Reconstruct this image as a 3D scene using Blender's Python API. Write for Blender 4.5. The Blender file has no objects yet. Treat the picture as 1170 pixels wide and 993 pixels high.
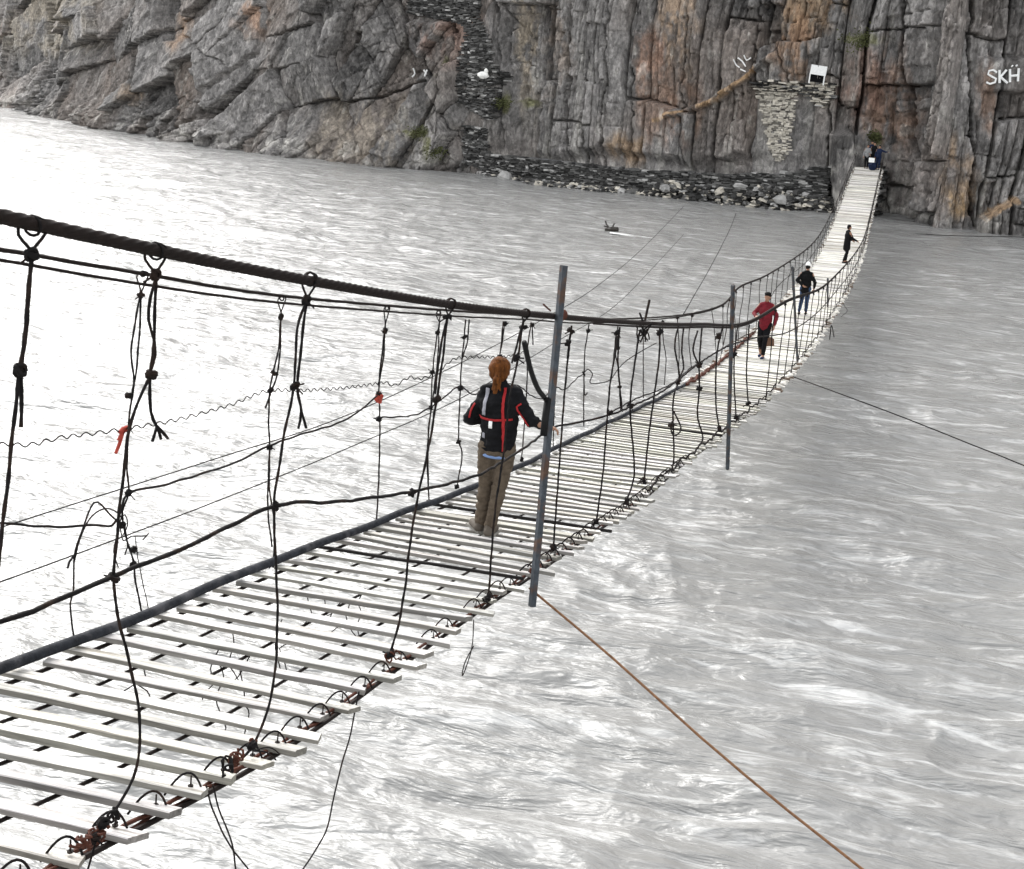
import bpy, math, random
import numpy as np
from mathutils import Vector, Matrix, noise as mnoise
from mathutils.bvhtree import BVHTree
random.seed(7); rng = np.random.default_rng(7)
C = bpy.context.scene.collection
WATER = -10.6          # river level below the lens before everything is shifted up
LIFT = 10.6

# ------------------------------------------------------------------ camera
IW, IH, FPX = 1170, 993, 1500.0
YAW, PIT, ROL = (math.radians(a) for a in (16.5, 16.0, 2.9))
_f0 = np.array([-math.sin(YAW), math.cos(YAW), 0.0]); _r0 = np.array([math.cos(YAW), math.sin(YAW), 0.0]); _z = np.array([0, 0, 1.0])
_F = _f0 * math.cos(PIT) - _z * math.sin(PIT); _U = _f0 * math.sin(PIT) + _z * math.cos(PIT)
_R = _r0 * math.cos(ROL) + _U * math.sin(ROL); _UP = _U * math.cos(ROL) - _r0 * math.sin(ROL)
def ray(px, py): return _F + _R * (px - IW / 2) / FPX - _UP * (py - IH / 2) / FPX
O = np.array([0, 0, LIFT])
def onx(p, X): d = ray(*p); return O + d * X / d[0]
def ony(p, Y): d = ray(*p); return O + d * Y / d[1]
def onz(p, z): d = ray(*p); return O + d * (z - LIFT) / d[2]
def proj(P):
    P = np.asarray(P, float) - O; d = P @ _F
    return IW / 2 + (P @ _R) / d * FPX, IH / 2 - (P @ _UP) / d * FPX
cam = bpy.data.cameras.new('camera'); co = bpy.data.objects.new('camera', cam); C.objects.link(co)
cam.sensor_width = 36; cam.lens = FPX / IW * 36; cam.clip_start = 0.1; cam.clip_end = 5000
co.matrix_world = Matrix([[_R[0], _UP[0], -_F[0], 0], [_R[1], _UP[1], -_F[1], 0], [_R[2], _UP[2], -_F[2], LIFT], [0, 0, 0, 1]])
bpy.context.scene.camera = co

# ------------------------------------------------------------------ noise
def _h(ix, iy, seed):
    n = (ix.astype(np.int64) * 374761393 + iy.astype(np.int64) * 668265263 + seed * 974634777) & 0xffffffff
    n = ((n ^ (n >> 13)) * 1274126177) & 0xffffffff
    n = ((n ^ (n >> 16)) * 2246822519) & 0xffffffff
    return ((n ^ (n >> 15)) & 0xffffff) / float(0xffffff)
def vn(x, y, seed=0):
    ix = np.floor(x); iy = np.floor(y); fx = x - ix; fy = y - iy
    u = fx * fx * fx * (fx * (fx * 6 - 15) + 10); v = fy * fy * fy * (fy * (fy * 6 - 15) + 10)
    a = _h(ix, iy, seed); b = _h(ix + 1, iy, seed); c = _h(ix, iy + 1, seed); d = _h(ix + 1, iy + 1, seed)
    return (a * (1 - u) + b * u) * (1 - v) + (c * (1 - u) + d * u) * v * 1.0
def fbm(x, y, oct=4, seed=0, gain=.5):
    s = 0; a = 1; t = 0
    for k in range(oct):
        s = s + a * (vn(x * 2 ** k + 17.3 * k, y * 2 ** k - 9.1 * k, seed + k) - .5); t += a; a *= gain
    return s / t * 2
def worley(x, y, seed=0):
    ix = np.floor(x); iy = np.floor(y)
    f1 = np.full(x.shape, 9.0); f2 = np.full(x.shape, 9.0); idh = np.zeros(x.shape); dx1 = np.zeros(x.shape); dy1 = np.zeros(x.shape)
    for i in (-1, 0, 1):
        for j in (-1, 0, 1):
            cx = ix + i; cy = iy + j
            dx = x - (cx + _h(cx, cy, seed)); dy = y - (cy + _h(cx, cy, seed + 1)); d = np.sqrt(dx * dx + dy * dy)
            near = d < f1
            f2 = np.where(near, f1, np.minimum(f2, d))
            idh = np.where(near, _h(cx, cy, seed + 2), idh); dx1 = np.where(near, dx, dx1); dy1 = np.where(near, dy, dy1)
            f1 = np.where(near, d, f1)
    return f1, f2, idh, dx1, dy1
def blocks(u, v, w, h, seed=0, skew=.12):
    "jointed rock: columns of uneven width broken into uneven lengths; returns id hash, place inside the block, distance to the nearest joint (metres)"
    x = u / w; i = np.floor(x); e = lambda k: k + .7 * (_h(k, k * 0, seed) - .5)
    i = np.where(x < e(i), i - 1, np.where(x > e(i + 1), i + 1, i)); xl, xr = e(i), e(i + 1)
    hc = _h(i, i * 0, seed + 5); sc = .55 + 1.1 * hc
    y = (v + skew * (hc - .5) * 4 * u) / (h * sc) + hc * 37; j = np.floor(y); g = lambda k: k + .8 * (_h(i, k, seed + 9) - .5)
    j = np.where(y < g(j), j - 1, np.where(y > g(j + 1), j + 1, j)); yb, yt = g(j), g(j + 1)
    idh = _h(i, j, seed + 13); dx = (x - (xl + xr) / 2) * w; dy = (y - (yb + yt) / 2) * h * sc
    ed = np.minimum(np.minimum(x - xl, xr - x) * w, np.minimum(y - yb, yt - y) * h * sc * 1.6)
    return idh, dx, dy, ed
def sstep(a, b, x):
    t = np.clip((x - a) / (b - a), 0, 1); return t * t * (3 - 2 * t)

# ------------------------------------------------------------------ mesh helpers
def link(name, me, mat=None, parent=None, smooth=False):
    o = bpy.data.objects.new(name, me); C.objects.link(o)
    if mat: 
        for m in (mat if isinstance(mat, (list, tuple)) else [mat]): me.materials.append(m)
    if smooth and len(me.polygons): me.polygons.foreach_set('use_smooth', [True] * len(me.polygons))
    if parent: o.parent = parent
    return o
def tag(o, label=None, cat=None, group=None, kind=None):
    for k, v in (('label', label), ('category', cat), ('group', group), ('kind', kind)):
        if v: o[k] = v
    return o
def empty(name, loc, rz=0):
    o = bpy.data.objects.new(name, None); C.objects.link(o); o.location = loc; o.rotation_euler.z = rz; o.empty_display_size = .2
    return o
def grid_mesh(name, P, col=None, closed_u=False):
    nr, nc = P.shape[:2]
    me = bpy.data.meshes.new(name)
    idx = np.arange(nr * nc).reshape(nr, nc)
    if closed_u: idx = np.concatenate([idx, idx[:, :1]], 1)
    q = np.stack([idx[:-1, :-1], idx[:-1, 1:], idx[1:, 1:], idx[1:, :-1]], -1).reshape(-1, 4)
    me.vertices.add(nr * nc); me.vertices.foreach_set('co', P.reshape(-1).astype(np.float32))
    me.loops.add(q.size); me.loops.foreach_set('vertex_index', q.reshape(-1).astype(np.int32))
    me.polygons.add(len(q)); me.polygons.foreach_set('loop_start', np.arange(0, q.size, 4, dtype=np.int32))
    me.update(calc_edges=True)
    if col is not None:
        a = me.color_attributes.new('Col', 'FLOAT_COLOR', 'POINT')
        a.data.foreach_set('color', np.concatenate([col.reshape(-1, 3), np.ones((nr * nc, 1))], 1).reshape(-1).astype(np.float32))
    return me
class MB:
    def __init__(s): s.v = []; s.f = []; s.c = []; s.cc = None
    def add(s, vs, fs, col=None):
        n = len(s.v); s.v += [tuple(map(float, v)) for v in vs]; s.f += [tuple(n + i for i in f) for f in fs]
        if col is not None or s.c:
            while len(s.c) < n: s.c.append((1, 1, 1))
            s.c += [col if col is not None else (1, 1, 1)] * len(vs)
    def box(s, c, size, M=None, jit=0, col=None, chip=0):
        c = np.array(c, float); h = np.array(size, float) / 2; vs = []
        for k in range(8):
            p = np.array([(1 if k & 1 else -1), (1 if k & 2 else -1), (1 if k & 4 else -1)]) * h
            if jit: p = p + rng.uniform(-jit, jit, 3) * h
            if M is not None: p = M @ p
            vs.append(p + c)
        s.add(vs, [(0, 2, 3, 1), (4, 5, 7, 6), (0, 1, 5, 4), (2, 6, 7, 3), (0, 4, 6, 2), (1, 3, 7, 5)], col)
    def tube(s, pts, r, n=6, twist=0, lobes=0, lobe=.0, col=None):
        P = np.array(pts, float); m = len(P)
        if m < 2: return
        T = np.gradient(P, axis=0); T /= np.linalg.norm(T, axis=1)[:, None] + 1e-12
        a = np.array([0, 0, 1.0]) if abs(T[0][2]) < .9 else np.array([1.0, 0, 0])
        N = np.cross(T[0], a); N /= np.linalg.norm(N); vs = []
        rr = np.broadcast_to(np.asarray(r, float), (m,)); L = 0
        for i in range(m):
            N = N - T[i] * (N @ T[i]); N /= np.linalg.norm(N) + 1e-12; B = np.cross(T[i], N)
            if i: L += np.linalg.norm(P[i] - P[i - 1])
            for k in range(n):
                an = 2 * math.pi * k / n; q = rr[i] * (1 + lobe * math.cos(lobes * an + twist * L)) if lobes else rr[i]
                vs.append(P[i] + q * (N * math.cos(an) + B * math.sin(an)))
        fs = [(i * n + k, i * n + (k + 1) % n, (i + 1) * n + (k + 1) % n, (i + 1) * n + k) for i in range(m - 1) for k in range(n)]
        fs += [tuple(range(n))[::-1], tuple((m - 1) * n + k for k in range(n))]
        s.add(vs, fs, col)
    def blob(s, c, r, rough=.25, col=None, M=None, lv=(7, 5)):
        c = np.array(c, float); r = np.broadcast_to(np.asarray(r, float), (3,)); nu, nv = lv; vs = []
        for j in range(nv + 1):
            th = math.pi * j / nv
            for i in range(nu):
                ph = 2 * math.pi * i / nu; k = 1 + rng.uniform(-rough, rough)
                if j in (0, nv): k = 1
                p = np.array([math.sin(th) * math.cos(ph), math.sin(th) * math.sin(ph), math.cos(th)]) * r * k
                vs.append((M @ p if M is not None else p) + c)
        fs = [(j * nu + i, (j + 1) * nu + i, (j + 1) * nu + (i + 1) % nu, j * nu + (i + 1) % nu) for j in range(nv) for i in range(nu)]
        s.add(vs, fs, col)
    def mesh(s, name):
        me = bpy.data.meshes.new(name); me.from_pydata(s.v, [], s.f); me.update()
        if s.c:
            while len(s.c) < len(s.v): s.c.append((1, 1, 1))
            a = me.color_attributes.new('Col', 'FLOAT_COLOR', 'POINT')
            a.data.foreach_set('color', np.array([(*c, 1) for c in s.c], np.float32).reshape(-1))
        return me
    def build(s, name, mat, parent=None, smooth=False): return link(name, s.mesh(name), mat, parent, smooth)
def spline(pts, step=.05, closed=False):
    P = [np.array(p, float) for p in pts]
    if len(P) == 2:
        n = max(2, int(np.linalg.norm(P[1] - P[0]) / step)); return [P[0] + (P[1] - P[0]) * t for t in np.linspace(0, 1, n + 1)]
    Q = [2 * P[0] - P[1]] + P + [2 * P[-1] - P[-2]]; out = []
    for i in range(1, len(Q) - 2):
        p0, p1, p2, p3 = Q[i - 1:i + 3]; n = max(1, int(np.linalg.norm(p2 - p1) / step))
        for k in range(n):
            t = k / n
            out.append(.5 * ((2 * p1) + (p2 - p0) * t + (2 * p0 - 5 * p1 + 4 * p2 - p3) * t * t + (3 * p1 - p0 - 3 * p2 + p3) * t ** 3))
    out.append(P[-1]); return out
def rotz(a): c, s = math.cos(a), math.sin(a); return np.array([[c, -s, 0], [s, c, 0], [0, 0, 1.0]])
def rotx(a): c, s = math.cos(a), math.sin(a); return np.array([[1.0, 0, 0], [0, c, -s], [0, s, c]])
def roty(a): c, s = math.cos(a), math.sin(a); return np.array([[c, 0, s], [0, 1.0, 0], [-s, 0, c]])

# ------------------------------------------------------------------ materials
def mat(name, base, rough=.8, spec=.3, metal=0, var=.25, scale=8, stretch=(1, 1, 1), bump=.0, bscale=40, bdist=.01, attr=False, tint=None, tscale=2.0, tthr=.5):
    m = bpy.data.materials.new(name); m.use_nodes = True; nt = m.node_tree; N = nt.nodes; L = nt.links
    b = N['Principled BSDF']; b.inputs['Roughness'].default_value = rough; b.inputs['Metallic'].default_value = metal
    b.inputs['Specular IOR Level'].default_value = spec
    tc = N.new('ShaderNodeTexCoord'); mp = N.new('ShaderNodeMapping'); mp.inputs['Scale'].default_value = stretch; L.new(tc.outputs['Object'], mp.inputs['Vector'])
    nz = N.new('ShaderNodeTexNoise'); nz.inputs['Scale'].default_value = scale; nz.inputs['Detail'].default_value = 6; nz.inputs['Roughness'].default_value = .65; L.new(mp.outputs[0], nz.inputs['Vector'])
    mr = N.new('ShaderNodeMapRange'); mr.inputs[1].default_value = .25; mr.inputs[2].default_value = .75; mr.inputs[3].default_value = 1 - var; mr.inputs[4].default_value = 1 + var; L.new(nz.outputs['Fac'], mr.inputs[0])
    mx = N.new('ShaderNodeMix'); mx.data_type = 'RGBA'; mx.blend_type = 'MULTIPLY'; mx.inputs[0].default_value = 1
    if attr:
        a = N.new('ShaderNodeVertexColor'); a.layer_name = 'Col'
        m0 = N.new('ShaderNodeMix'); m0.data_type = 'RGBA'; m0.blend_type = 'MULTIPLY'; m0.inputs[0].default_value = 1
        L.new(a.outputs[0], m0.inputs[6]); m0.inputs[7].default_value = (*base, 1); src = m0.outputs[2]
    else:
        rgb = N.new('ShaderNodeRGB'); rgb.outputs[0].default_value = (*base, 1); src = rgb.outputs[0]
    if tint:
        n2 = N.new('ShaderNodeTexNoise'); n2.inputs['Scale'].default_value = tscale; n2.inputs['Detail'].default_value = 5; L.new(mp.outputs[0], n2.inputs['Vector'])
        r2 = N.new('ShaderNodeMapRange'); r2.inputs[1].default_value = tthr; r2.inputs[2].default_value = tthr + .12; L.new(n2.outputs['Fac'], r2.inputs[0])
        m2 = N.new('ShaderNodeMix'); m2.data_type = 'RGBA'; L.new(r2.outputs[0], m2.inputs[0]); L.new(src, m2.inputs[6]); m2.inputs[7].default_value = (*tint, 1); src = m2.outputs[2]
    L.new(src, mx.inputs[6]); L.new(mr.outputs[0], mx.inputs[7]); L.new(mx.outputs[2], b.inputs['Base Color'])
    if bump:
        n3 = N.new('ShaderNodeTexNoise'); n3.inputs['Scale'].default_value = bscale; n3.inputs['Detail'].default_value = 8; n3.inputs['Roughness'].default_value = .7; L.new(mp.outputs[0], n3.inputs['Vector'])
        bp = N.new('ShaderNodeBump'); bp.inputs['Strength'].default_value = bump; bp.inputs['Distance'].default_value = bdist; L.new(n3.outputs['Fac'], bp.inputs['Height']); L.new(bp.outputs[0], b.inputs['Normal'])
    return m
M = dict(
    cable=mat('rusty_cable', (.012, .0075, .006), .8, .2, .1, .5, 30, bump=.5, bscale=200),
    rust=mat('red_rust', (.075, .026, .016), .85, .2, .1, .5, 25, bump=.6, bscale=120),
    rope=mat('black_rope', (.009, .008, .008), .9, .12, 0, .5, 40, tint=(.02, .013, .01), tscale=9),
    pipe=mat('grey_pipe', (.024, .026, .031), .85, .15, 0, .6, 14, bump=1, bscale=60, tint=(.06, .06, .065), tscale=5, tthr=.55),
    steel=mat('grey_steel', (.045, .053, .062), .7, .3, .2, .6, 18, tint=(.06, .035, .024), tscale=9, tthr=.52),
    edge=mat('shaded_board_edge', (.27, .26, .235), .9, .1, 0, .5, 6, (.35, 6, 6), .8, 14, .012, attr=True),  # darker board colour, paints the shade on sides, ends and undersides
    wood=mat('pale_board', (.66, .65, .62), .85, .2, 0, .55, 6, (.35, 6, 6), .8, 14, .012, attr=True, tint=(.26, .24, .205), tscale=2.4, tthr=.58),
    dark=mat('dark_beam', (.014, .012, .011), .8, .2, 0, .4, 10),
    hose=mat('black_hose', (.005, .005, .005), .7, .2, 0, .3, 10),
    ribbon=mat('red_cloth', (.3, .05, .035), .9, .1, 0, .4, 30),
    tan=mat('tan_rust', (.17, .088, .045), .85, .2, .1, .5, 25),
    white=mat('white_paint', (.8, .8, .78), .6, .3, 0, .12, 9),
    slate=mat('stacked_slate', (1, 1, 1), .9, .15, 0, .35, 3, bump=.7, bscale=9, bdist=.05, attr=True),
    log=mat('wet_wood', (.03, .025, .02), .5, .4, 0, .4, 8),
    leaf=mat('leaf_green', (.06, .065, .025), .8, .2, 0, .5, 5),
    jacket=mat('black_cloth', (.006, .006, .007), .85, .12, 0, .5, 14, bump=.4, bscale=30, bdist=.01),
    red=mat('red_cloth_piping', (.30, .010, .012), .7, .3, 0, .2, 20),
    greycl=mat('grey_reflective', (.25, .25, .28), .6, .4, 0, .2, 20),
    khaki=mat('khaki_trousers', (.085, .066, .048), .9, .1, 0, .35, 16, bump=.5, bscale=26, bdist=.012),
    shirt=mat('blue_shirt', (.16, .24, .42), .9, .1), shoe=mat('beige_shoe', (.09, .075, .06), .8, .2), sole=mat('shoe_sole', (.2, .19, .17), .8, .2),
    hair=mat('auburn_hair', (.10, .034, .008), .75, .1, 0, .9, 40, (1, 1, .18), 1, 70, .012), darkhair=mat('black_hair', (.006, .005, .005), .8, .15),
    skin=mat('skin', (.26, .14, .09), .6, .3, 0, .1, 8), maroon=mat('crimson_shirt', (.12, .008, .014), .85, .2, 0, .4, 10, bump=.4, bscale=20),
    black=mat('black_trousers', (.006, .006, .007), .9, .1), jeans=mat('blue_jeans', (.03, .05, .095), .9, .1, 0, .4, 12), bshoe=mat('blue_shoe', (.01, .02, .06), .7, .3),
    navy=mat('navy_cloth', (.006, .012, .035), .85, .2, 0, .4, 8), coat=mat('dark_coat', (.006, .006, .0065), .9, .1, 0, .4, 8), grey=mat('grey_shirt', (.2, .2, .2), .9, .1),
    brown=mat('brown_bag', (.1, .055, .035), .8, .2), foam=mat('white_foam', (.6, .6, .59), .7, .3, 0, .15, 3, bump=.5, bscale=6, bdist=.05),
)
# rock
def rock_material():
    m = bpy.data.materials.new('cliff_rock'); m.use_nodes = True; nt = m.node_tree; N = nt.nodes; L = nt.links; b = N['Principled BSDF']
    b.inputs['Roughness'].default_value = .85; b.inputs['Specular IOR Level'].default_value = .25
    a = N.new('ShaderNodeVertexColor'); a.layer_name = 'Col'; tc = N.new('ShaderNodeTexCoord')
    def noise(sc, st, det=6, ro=.65, dist=0):
        mp = N.new('ShaderNodeMapping'); mp.inputs['Scale'].default_value = st; L.new(tc.outputs['Object'], mp.inputs['Vector'])
        n = N.new('ShaderNodeTexNoise'); n.inputs['Scale'].default_value = sc; n.inputs['Detail'].default_value = det; n.inputs['Roughness'].default_value = ro; n.inputs['Distortion'].default_value = dist
        L.new(mp.outputs[0], n.inputs['Vector']); return n.outputs['Fac']
    def rng_(s, a0, a1, b0, b1):
        r = N.new('ShaderNodeMapRange'); r.inputs[1].default_value = a0; r.inputs[2].default_value = a1; r.inputs[3].default_value = b0; r.inputs[4].default_value = b1; L.new(s, r.inputs[0]); return r.outputs[0]
    def mul(c, f):
        x = N.new('ShaderNodeMix'); x.data_type = 'RGBA'; x.blend_type = 'MULTIPLY'; x.inputs[0].default_value = 1; L.new(c, x.inputs[6]); L.new(f, x.inputs[7]); return x.outputs[2]
    c = mul(a.outputs[0], rng_(noise(2.6, (1, 1, .8), 12, .8), .34, .66, .55, 1.42))
    def cells(sc, st):
        mp_ = N.new('ShaderNodeMapping'); mp_.inputs['Scale'].default_value = st; mp_.inputs['Rotation'].default_value = (.3, .2, .4); L.new(tc.outputs['Object'], mp_.inputs['Vector'])
        vv = N.new('ShaderNodeTexVoronoi'); vv.inputs['Scale'].default_value = sc; L.new(mp_.outputs[0], vv.inputs['Vector']); sp = N.new('ShaderNodeSeparateColor'); L.new(vv.outputs['Color'], sp.inputs[0]); return sp.outputs[0]
    c = mul(c, rng_(cells(2.2, (1, 1, .5)), 0, 1, .72, 1.28)); c = mul(c, rng_(cells(5.5, (1, 1, .6)), 0, 1, .75, 1.25))
    c = mul(c, rng_(noise(.35, (1, 1, .5), 4), .3, .7, .8, 1.2))
    # pale veins and mineral flecks
    x = N.new('ShaderNodeMix'); x.data_type = 'RGBA'; L.new(rng_(noise(3.4, (1, 1, .35), 10, .85, .4), .60, .67, 0, .5), x.inputs[0]); L.new(c, x.inputs[6]); x.inputs[7].default_value = (.55, .52, .47, 1)
    # thin dark joints
    x2 = N.new('ShaderNodeMix'); x2.data_type = 'RGBA'; v = N.new('ShaderNodeTexVoronoi'); v.feature = 'DISTANCE_TO_EDGE'; v.inputs['Scale'].default_value = .55; mp = N.new('ShaderNodeMapping'); mp.inputs['Scale'].default_value = (1, 1, .45)
    mp.inputs['Rotation'].default_value = (0, .25, 0); L.new(tc.outputs['Object'], mp.inputs['Vector'])
    ad = N.new('ShaderNodeVectorMath'); ad.operation = 'MULTIPLY_ADD'; nn = N.new('ShaderNodeTexNoise'); nn.inputs['Scale'].default_value = .8; nn.inputs['Detail'].default_value = 5; L.new(tc.outputs['Object'], nn.inputs['Vector'])
    L.new(nn.outputs['Color'], ad.inputs[0]); ad.inputs[1].default_value = (.5, .5, .5); L.new(mp.outputs[0], ad.inputs[2]); L.new(ad.outputs[0], v.inputs['Vector'])
    L.new(x.outputs[2], b.inputs['Base Color'])
    h = N.new('ShaderNodeMath'); h.operation = 'ADD'; v.inputs['Scale'].default_value = .9; L.new(rng_(v.outputs['Distance'], 0, .025, 0, .3), h.inputs[0])
    h2 = N.new('ShaderNodeMath'); h2.operation = 'ADD'; L.new(noise(3.5, (1, 1, .7), 12, .75), h2.inputs[0]); L.new(h.outputs[0], h2.inputs[1])
    L.new(rng_(noise(1.3, (1, 1, .5), 8, .75), 0, 1, 0, .5), h.inputs[1])
    bp = N.new('ShaderNodeBump'); bp.inputs['Strength'].default_value = 1; bp.inputs['Distance'].default_value = .10; L.new(h2.outputs[0], bp.inputs['Height']); L.new(bp.outputs[0], b.inputs['Normal'])
    return m
M['rock'] = rock_material()
# water
def water_material():
    m = bpy.data.materials.new('silty_water'); m.use_nodes = True; nt = m.node_tree; N = nt.nodes; L = nt.links; b = N['Principled BSDF']
    b.inputs['Roughness'].default_value = .2; b.inputs['Specular IOR Level'].default_value = .5; b.inputs['IOR'].default_value = 1.33
    tc = N.new('ShaderNodeTexCoord')
    def noise(sc, st, det=5, ro=.6, dist=0, rot=0):
        mp = N.new('ShaderNodeMapping'); mp.inputs['Scale'].default_value = st; mp.inputs['Rotation'].default_value = (0, 0, rot); L.new(tc.outputs['Object'], mp.inputs['Vector'])
        n = N.new('ShaderNodeTexNoise'); n.inputs['Scale'].default_value = sc; n.inputs['Detail'].default_value = det; n.inputs['Roughness'].default_value = ro; n.inputs['Distortion'].default_value = dist
        L.new(mp.outputs[0], n.inputs['Vector']); return n.outputs['Fac']
    def rng_(s, a0, a1, b0, b1):
        r = N.new('ShaderNodeMapRange'); r.inputs[1].default_value = a0; r.inputs[2].default_value = a1; r.inputs[3].default_value = b0; r.inputs[4].default_value = b1; L.new(s, r.inputs[0]); return r.outputs[0]
    def math_(op, x, y):
        n = N.new('ShaderNodeMath'); n.operation = op
        for k, q in ((0, x), (1, y)):
            if isinstance(q, (int, float)): n.inputs[k].default_value = q
            else: L.new(q, n.inputs[k])
        return n.outputs[0]
    big = noise(.05, (.6, 1.2, 1), 3, .5, .8)
    str_ = noise(1.7, (.26, 1.25, 1), 6, .62, 1.1, .12)
    f = math_('MULTIPLY', rng_(str_, .52, .68, 0, 1), rng_(big, .38, .6, .45, 1))
    x = N.new('ShaderNodeMix'); x.data_type = 'RGBA'; L.new(f, x.inputs[0]); x.inputs[6].default_value = (.245, .244, .235, 1); x.inputs[7].default_value = (.50, .50, .49, 1)
    L.new(x.outputs[2], b.inputs['Base Color'])
    h = math_('ADD', math_('MULTIPLY', noise(.9, (.35, 1.2, 1), 4, .55, .7, .1), 1.0), math_('MULTIPLY', noise(3.2, (.45, 1.3, 1), 4, .55, .5, -.1), .2))
    bp = N.new('ShaderNodeBump'); bp.inputs['Strength'].default_value = 1; bp.inputs['Distance'].default_value = .36; L.new(h, bp.inputs['Height']); L.new(bp.outputs[0], b.inputs['Normal'])
    return m
M['water'] = water_material()

# ------------------------------------------------------------------ sky and sun
SUN_EL, SUN_AZ = math.radians(34), math.radians(-42)      # azimuth from +Y, negative = to the left
wd = bpy.data.worlds.new('World'); bpy.context.scene.world = wd; wd.use_nodes = True; nt = wd.node_tree
sky = nt.nodes.new('ShaderNodeTexSky'); sky.sky_type = 'NISHITA'; sky.sun_disc = False; sky.sun_elevation = SUN_EL; sky.sun_rotation = SUN_AZ; sky.dust_density = 8; sky.air_density = 1.2; sky.altitude = 2000
hs = nt.nodes.new('ShaderNodeHueSaturation'); hs.inputs['Saturation'].default_value = .12; nt.links.new(sky.outputs[0], hs.inputs['Color'])
bg = nt.nodes['Background']; bg.inputs[1].default_value = .15; nt.links.new(hs.outputs[0], bg.inputs[0])
sd = bpy.data.lights.new('sun', 'SUN'); so = bpy.data.objects.new('sun', sd); C.objects.link(so); sd.energy = 1.1; sd.angle = math.radians(50); sd.color = (1, .97, .93)
sv = Vector((math.sin(SUN_AZ) * math.cos(SUN_EL), math.cos(SUN_AZ) * math.cos(SUN_EL), math.sin(SUN_EL)))
so.rotation_euler = sv.to_track_quat('Z', 'Y').to_euler(); so.location = (0, 0, 60)
vs = bpy.context.scene.view_settings; vs.view_transform = 'Standard'; vs.look = 'None'; vs.gamma = 1; vs.exposure = 1.75

# ------------------------------------------------------------------ river
def build_water():
    r = np.concatenate([np.geomspace(2.5, 260, 560), np.geomspace(280, 2600, 12)])
    a_f = np.linspace(math.radians(-48), math.radians(24), 620); a_c = np.linspace(math.radians(24), math.radians(312), 60)[1:-1]
    az = np.concatenate([a_f, a_c])
    Rr, A = np.meshgrid(r, az, indexing='ij'); X = Rr * np.sin(A); Y = Rr * np.cos(A)
    wx = X + 1.6 * fbm(X * .12, Y * .25, 3, 5); wy = Y + 1.1 * fbm(X * .1, Y * .22, 3, 9)
    z = .26 * fbm(wx * .16, wy * .42, 3, 21)
    rd = 1 - np.abs(fbm(wx * .38, wy * 1.05, 4, 33)) * 2
    z = z + .12 * rd * sstep(220, 60, Rr)
    z = z + .03 * fbm(wx * 1.6, wy * 3.2, 3, 51) * sstep(60, 20, Rr)
    P = np.stack([X, Y, z], -1)
    me = grid_mesh('river_water', P, closed_u=True)
    o = link('river_water', me, M['water'], smooth=True); o['kind'] = 'structure'
    # flip if needed so normals look up
    if me.polygons[0].normal.z < 0: me.flip_normals()
build_water()

# ------------------------------------------------------------------ cliff
_wl = [(-60, 107), (0, 118), (50, 131), (100, 142), (160, 154), (230, 165), (350, 182), (430, 189), (500, 195), (620, 210), (760, 225), (850, 234), (945, 244), (975, 245), (1030, 251), (1050, 259), (1110, 262), (1170, 266), (1230, 271)]
_wp = np.array([[q[0], *onz(q, .0)[:2]] for q in _wl])
def base_xy(t):
    x = np.interp(t, _wp[:, 0], _wp[:, 1]); y = np.interp(t, _wp[:, 0], _wp[:, 2])
    return x, y
_tt = np.arange(-60, 1230.5, .8)
bx, by = base_xy(_tt)
def gs(a, k=14):
    w = np.hanning(2 * k + 1); w /= w.sum(); return np.convolve(np.pad(a, k, mode='reflect', reflect_type='odd'), w, 'valid')
bx, by = gs(bx), gs(by)
nL = 40; nRr = 40
ext = np.linspace(1, 0, nL, endpoint=False)
exL = np.stack([bx[0] + (-420 - bx[0]) * ext ** 1.5, by[0] + (330 - by[0]) * ext ** 1.5], 1)
e2 = np.linspace(0, 1, nRr + 1)[1:]
exR = np.stack([bx[-1] + (170 - bx[-1]) * e2 ** 1.5, by[-1] + (60 - by[-1]) * e2 ** 1.5], 1)
BXY = np.concatenate([exL, np.stack([bx, by], 1), exR]); BT = np.concatenate([_tt[0] - np.arange(nL, 0, -1) * 30.0, _tt, _tt[-1] + np.arange(1, nRr + 1) * 30.0])
tan = np.gradient(BXY, axis=0)
for c_ in (0, 1): tan[:, c_] = np.convolve(np.pad(tan[:, c_], 30, mode='edge'), np.ones(61) / 61, 'valid')
tan /= np.linalg.norm(tan, axis=1)[:, None]; NRM = np.stack([tan[:, 1], -tan[:, 0]], 1)        # towards the river
ARC = np.concatenate([[0], np.cumsum(np.linalg.norm(np.diff(BXY, axis=0), axis=1))])
def curtain(p, off=0.0):
    "where the view ray through p meets the wall that stands OFF metres in front of the cliff's foot line"
    d = ray(*p); B = BXY + NRM * off; s = B[:, 0] * d[1] - B[:, 1] * d[0]
    k = np.where(np.sign(s[:-1]) != np.sign(s[1:]))[0]; best = None
    for i in k:
        t = s[i] / (s[i] - s[i + 1]); q = B[i] * (1 - t) + B[i + 1] * t; lam = q @ d[:2] / (d[:2] @ d[:2])
        if lam > 0 and (best is None or lam < best[0]): best = (lam, i + t)
    return O + d * best[0], best[1]
def poly_mask(PX, PY, poly, soft=3.0):
    inside = np.zeros(PX.shape, bool); n = len(poly); dist = np.full(PX.shape, 1e9)
    for i in range(n):
        (x1, y1), (x2, y2) = poly[i], poly[(i + 1) % n]
        c = ((y1 > PY) != (y2 > PY)) & (PX < (x2 - x1) * (PY - y1) / ((y2 - y1) or 1e-9) + x1); inside ^= c
        dist = np.minimum(dist, seg_dist(PX, PY, (x1, y1), (x2, y2)))
    return np.where(inside, sstep(0, soft, dist), 0)
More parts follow.
